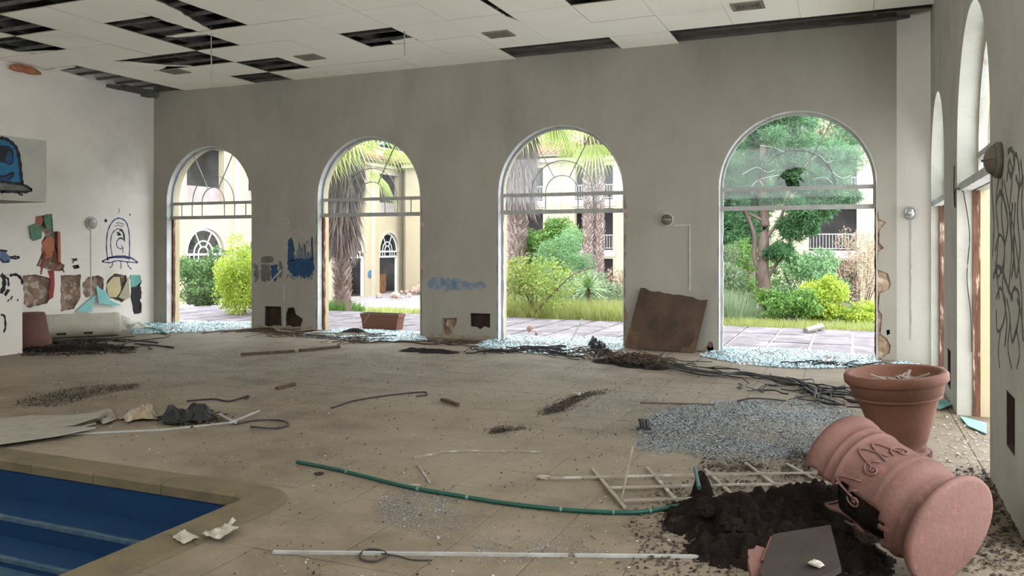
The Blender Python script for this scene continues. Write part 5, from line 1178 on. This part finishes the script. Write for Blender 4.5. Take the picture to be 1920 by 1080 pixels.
def rocks(name, label, base, n, spread, size, m, cat='rubble'):
    t = thing(name, label, cat, base); me = []
    for v_ in range(3):
        bm = bmesh.new(); bmesh.ops.create_icosphere(bm, subdivisions=2, radius=1)
        for v in bm.verts: v.co += v.co.normalized()*.5*noise.noise(v.co*1.5+Vector((v_*9, 0, 0))); v.co.z *= .7
        m_ = bpy.data.meshes.new('stone'); bm.to_mesh(m_); bm.free(); m_.materials.append(m); me.append(m_)
    for i in range(n):
        o = link('stone', me[i % 3], None, t); r = random.gauss(0, 1)*spread; o.location = (r, random.gauss(0, 1)*spread*.5, size*.5+max(0, (1-abs(r)/spread))*size*random.uniform(0, 2)); s_ = size*random.uniform(.5, 1.2); o.scale = (s_, s_, s_); o.rotation_euler = (random.uniform(0, 3), random.uniform(0, 3), random.uniform(0, 3))
rocks('rubble_heap', 'heap of pinkish rubble at the foot of the yellow facade', (-22.9, 40.6, -1.25), 16, .5, .2, ROCK)
rocks('rubble_heap', 'pink rubble left of the facade door in the courtyard', (-22.9, 37.6, -1.25), 8, .45, .16, ROCK)
p = fl(995, 628); rocks('stone_pair', 'pinkish stone lying at the edge of the patio', (p.x, p.y, 0), 2, .05, .07, ROCK)
one('leaning_plank', MB().bar(fl(1070, 640, .01), dep(1092, 598, 13.4), .03, .015), STRIPW, 'thin white lath leaning in the third arched opening', 'plank')
one('fallen_log', MB().tube([fl(1510, 620, .05), fl(1540, 612, .07)], [.05, .06], 8), mat('grey_log', (.2, .19, .17)), 'short grey log lying in the grass beyond the patio', 'log')

# ================================================================== BUILDING A (facade plane X=-24.7 facing +X)
FA = -24.7
afn = lambda y, z, w: (FA-w, y, z)
bA = thing('courtyard_building', 'cream building with arched ground floor doors seen through the left openings', 'building', (0, 0, 0))
ctrs = [26.0-3.6*2+3.6*i for i in range(9)]
holesA = []
for y in ctrs:
    zs = 1.2; r = 1.05; holesA.append([(y-r, -1.24)]+[(y-r*math.cos(math.pi*i/20), zs+r*math.sin(math.pi*i/20)) for i in range(21)]+[(y+r, -1.24)])
    holesA.append([(y-1.05, 3.3), (y+1.05, 3.3), (y+1.05, 5.6), (y-1.05, 5.6)])
part('facade', MB().prism([(16.5, -1.6), (50, -1.6), (50, 6.4), (16.5, 6.4)], holesA, afn, 0, .3), FACADE, bA)
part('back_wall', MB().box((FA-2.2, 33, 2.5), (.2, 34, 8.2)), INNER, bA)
part('upper_floor', MB().box((FA-1.2, 33, 2.95), (1.8, 34, .25)), SLAB, bA)
for i, y in enumerate(ctrs):
    part('pilaster', MB().prism([(y+1.62, -1.3), (y+1.98, -1.3), (y+1.98, 6.0), (y+1.62, 6.0)], [], afn, -.07, 0), FTRIM, bA)
    r0, r1 = 1.05, 1.22
    P = [(y+r1*math.cos(math.pi*k/18), 1.2+r1*math.sin(math.pi*k/18)) for k in range(19)]+[(y-r0*math.cos(math.pi*k/18), 1.2+r0*math.sin(math.pi*k/18)) for k in range(19)]
    part('arch_trim', MB().prism(P, [], afn, -.04, 0), FTRIM, bA)
    P = [(y+1.05*math.cos(math.pi*k/18), 1.2+1.05*math.sin(math.pi*k/18)) for k in range(19)]+[(y-.97*math.cos(math.pi*k/18), 1.2+.97*math.sin(math.pi*k/18)) for k in range(19)]
    fr = part('fan_window', MB().prism(P, [], afn, .12, .2), mat('far_frame', (.82, .82, .80), rough=.6), bA)
    FM = MC['far_frame']
    for z0, z1 in ((.84, .93), (1.14, 1.22)): part('transom', MB().prism([(y-1.04, z0), (y+1.04, z0), (y+1.04, z1), (y-1.04, z1)], [], afn, .1, .2), FM, fr)
    for rr in (.28, .52): part('glazing_bar', MB().prism([(y+(rr+.025)*math.cos(math.pi*k/14), 1.22+(rr+.025)*math.sin(math.pi*k/14)) for k in range(15)]+[(y-(rr-.025)*math.cos(math.pi*k/14), 1.22+(rr-.025)*math.sin(math.pi*k/14)) for k in range(15)], [], afn, .13, .17), FM, fr)
    for a in (62, 118): u = (math.cos(R(a)), math.sin(R(a))); part('glazing_bar', MB().prism([(y+u[0]*q_+s_*u[1]*.022, 1.22+u[1]*q_-s_*u[0]*.022) for q_, s_ in ((.28, 1), (.99, 1), (.99, -1), (.28, -1))], [], afn, .13, .17), FM, fr)
    for dx in (-.78, -.52, -.28, .28, .52, .78): part('glazing_bar', MB().prism([(y+dx-.02, .93), (y+dx+.02, .93), (y+dx+.02, 1.14), (y+dx-.02, 1.14)], [], afn, .13, .17), FM, fr)
    part('pane', MB().prism([(y-.98, .93), (y+.98, .93), (y+.98, 1.2)]+[(y+.98*math.cos(math.pi*k/16), 1.2+.98*math.sin(math.pi*k/16)) for k in range(1, 16)]+[(y-.98, 1.2)], [], afn, .15, .155), GLASSD, fr)
    for sg in (-1, 1): part('door_post', MB().prism([(y+sg*1.0-.05, -1.24), (y+sg*1.0+.05, -1.24), (y+sg*1.0+.05, .84), (y+sg*1.0-.05, .84)], [], afn, .1, .22), FM, bA)
    if i >= 4: part('door_boards', MB().prism([(y-.95, -1.24), (y+.95, -1.24), (y+.95, -.15), (y-.95, -.15)], [], afn, .8, .84), BOARDW, bA)
    part('parapet', MB().prism([(y-1.05, 3.3), (y+1.05, 3.3), (y+1.05, 4.0), (y-1.05, 4.0)], [], afn, .22, .3), INNERP if i < 4 else SLAB, bA)
    part('upper_trim', MB().prism([(y-1.12, 5.6), (y+1.12, 5.6), (y+1.12, 5.7), (y-1.12, 5.7)], [], afn, -.04, 0), FTRIM, bA)
part('cornice', MB().prism([(16.4, 5.95), (50, 5.95), (50, 6.12), (16.4, 6.12)], [], afn, -.14, 0).prism([(16.4, 6.25), (50, 6.25), (50, 6.42), (16.4, 6.42)], [], afn, -.3, 0), FTRIM, bA)
part('roof', MB().add([(FA+.55, 16.3, 6.42), (FA+.55, 50, 6.42), (FA-3, 50, 7.7), (FA-3, 16.3, 7.7), (FA+.55, 16.3, 6.36), (FA+.55, 50, 6.36), (FA-3, 50, 7.6), (FA-3, 16.3, 7.6)], [(0, 1, 2, 3), (4, 7, 6, 5), (0, 4, 5, 1), (2, 6, 7, 3), (0, 3, 7, 4), (1, 5, 6, 2)]), ROOF, bA)
tl = MB()
for i in range(110): y = 16.4+i*.3; tl.tube([(FA+.58, y, 6.46), (FA-3, y, 7.74)], .07, 6)
part('roof_tiles', tl, ROOF, bA, True, kind='stuff')
part('door_sign', MB().lathe([(0, 0), (.22, 0), (.22, .03), (0, .03)], 16, Matrix.Translation((FA+.02, 38.35, -.05))@Matrix.Rotation(R(90), 4, 'Y')), mat('sign_blue', (.05, .14, .30)), bA)
# ================================================================== BUILDING B (Y = 41 plane)
FB = 41.0
bbf = lambda x, z, w: (x, FB+w, z)
bB = thing('balcony_building', 'cream three storey building with balconies seen through the right openings', 'building', (0, 0, 0))
cb_ = [-16.5-3.9+3.9*i for i in range(8)]; hs = []
for x in cb_:
    for z0, z1 in ((-1.24, .85), (1.3, 3.5), (3.95, 5.75)): hs.append([(x-1.05, z0), (x+1.05, z0), (x+1.05, z1), (x-1.05, z1)])
part('facade', MB().prism([(-24, -1.6), (12, -1.6), (12, 6.4), (-24, 6.4)], hs, bbf, 0, .35), FACADE, bB)
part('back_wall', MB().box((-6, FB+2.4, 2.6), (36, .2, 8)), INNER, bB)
for z in (1.05, 3.7): part('balcony_slab', MB().box((-6, FB+1.2, z), (36, 2.2, .3)), SLAB, bB)
for x in cb_:
    part('pilaster', MB().prism([(x+1.85, -1.3), (x+2.05, -1.3), (x+2.05, 6.0), (x+1.85, 6.0)], [], bbf, -.08, 0), FTRIM, bB)
    for z in (1.3, 3.95):
        rl = part('railing', MB().box((x, FB+.1, z+.78), (2.08, .05, .05)).box((x, FB+.1, z+.1), (2.08, .04, .04)), RAILM, bB)
        g = MB()
        for k in range(15): g.box((x-.98+.14*k, FB+.1, z+.43), (.025, .025, .66))
        part('balusters', g, RAILM, rl, kind='stuff')
    for z0, z1 in ((.85, 1.3), (3.5, 3.95)): part('string_course', MB().prism([(x-1.2, z0+.1), (x+1.2, z0+.1), (x+1.2, z1), (x-1.2, z1)], [], bbf, -.05, 0), SLAB, bB)
part('cornice', MB().box((-6, FB-.15, 6.1), (36.2, .3, .2)).box((-6, FB-.25, 6.38), (36.4, .5, .16)), FTRIM, bB)
part('roof', MB().add([(-24.2, FB-.6, 6.45), (12.2, FB-.6, 6.45), (12.2, FB+3, 7.5), (-24.2, FB+3, 7.5), (-24.2, FB-.6, 6.4), (12.2, FB-.6, 6.4), (12.2, FB+3, 7.4), (-24.2, FB+3, 7.4)], [(0, 1, 2, 3), (4, 7, 6, 5), (0, 4, 5, 1), (2, 6, 7, 3), (0, 3, 7, 4), (1, 5, 6, 2)]), ROOF, bB)
tl = MB()
for i in range(120): x = -24.1+i*.3; tl.tube([(x, FB-.63, 6.5), (x, FB+3, 7.54)], .07, 6)
part('roof_tiles', tl, ROOF, bB, True, kind='stuff')
part('upper_storey', MB().prism([(-24, 6.9), (12, 6.9), (12, 10.6), (-24, 10.6)], [[(x-.9, 7.4), (x+.9, 7.4), (x+.9, 9.2), (x-.9, 9.2)] for x in [-14.2+3.9*k for k in range(-2, 6)]], lambda a, b, w: (a, FB+2.6+w, b), 0, .2), FACADE, bB)
for k in range(-2, 6): x = -14.2+3.9*k; w_ = part('window', MB().prism([(x-.9, 7.4), (x+.9, 7.4), (x+.9, 9.2), (x-.9, 9.2)], [[(x-.82, 7.48), (x+.82, 7.48), (x+.82, 9.12), (x-.82, 9.12)]], lambda a, b, w: (a, FB+2.6+w, b), .05, .12), FTRIM, bB); part('pane', MB().box((x, FB+2.7, 8.3), (1.64, .02, 1.64)), mat('sky_reflect_glass', (.20, .36, .44), (.5, .68, .75), 3, .1, spec=.8), w_)  # pane colour carries a painted reflection of the sky
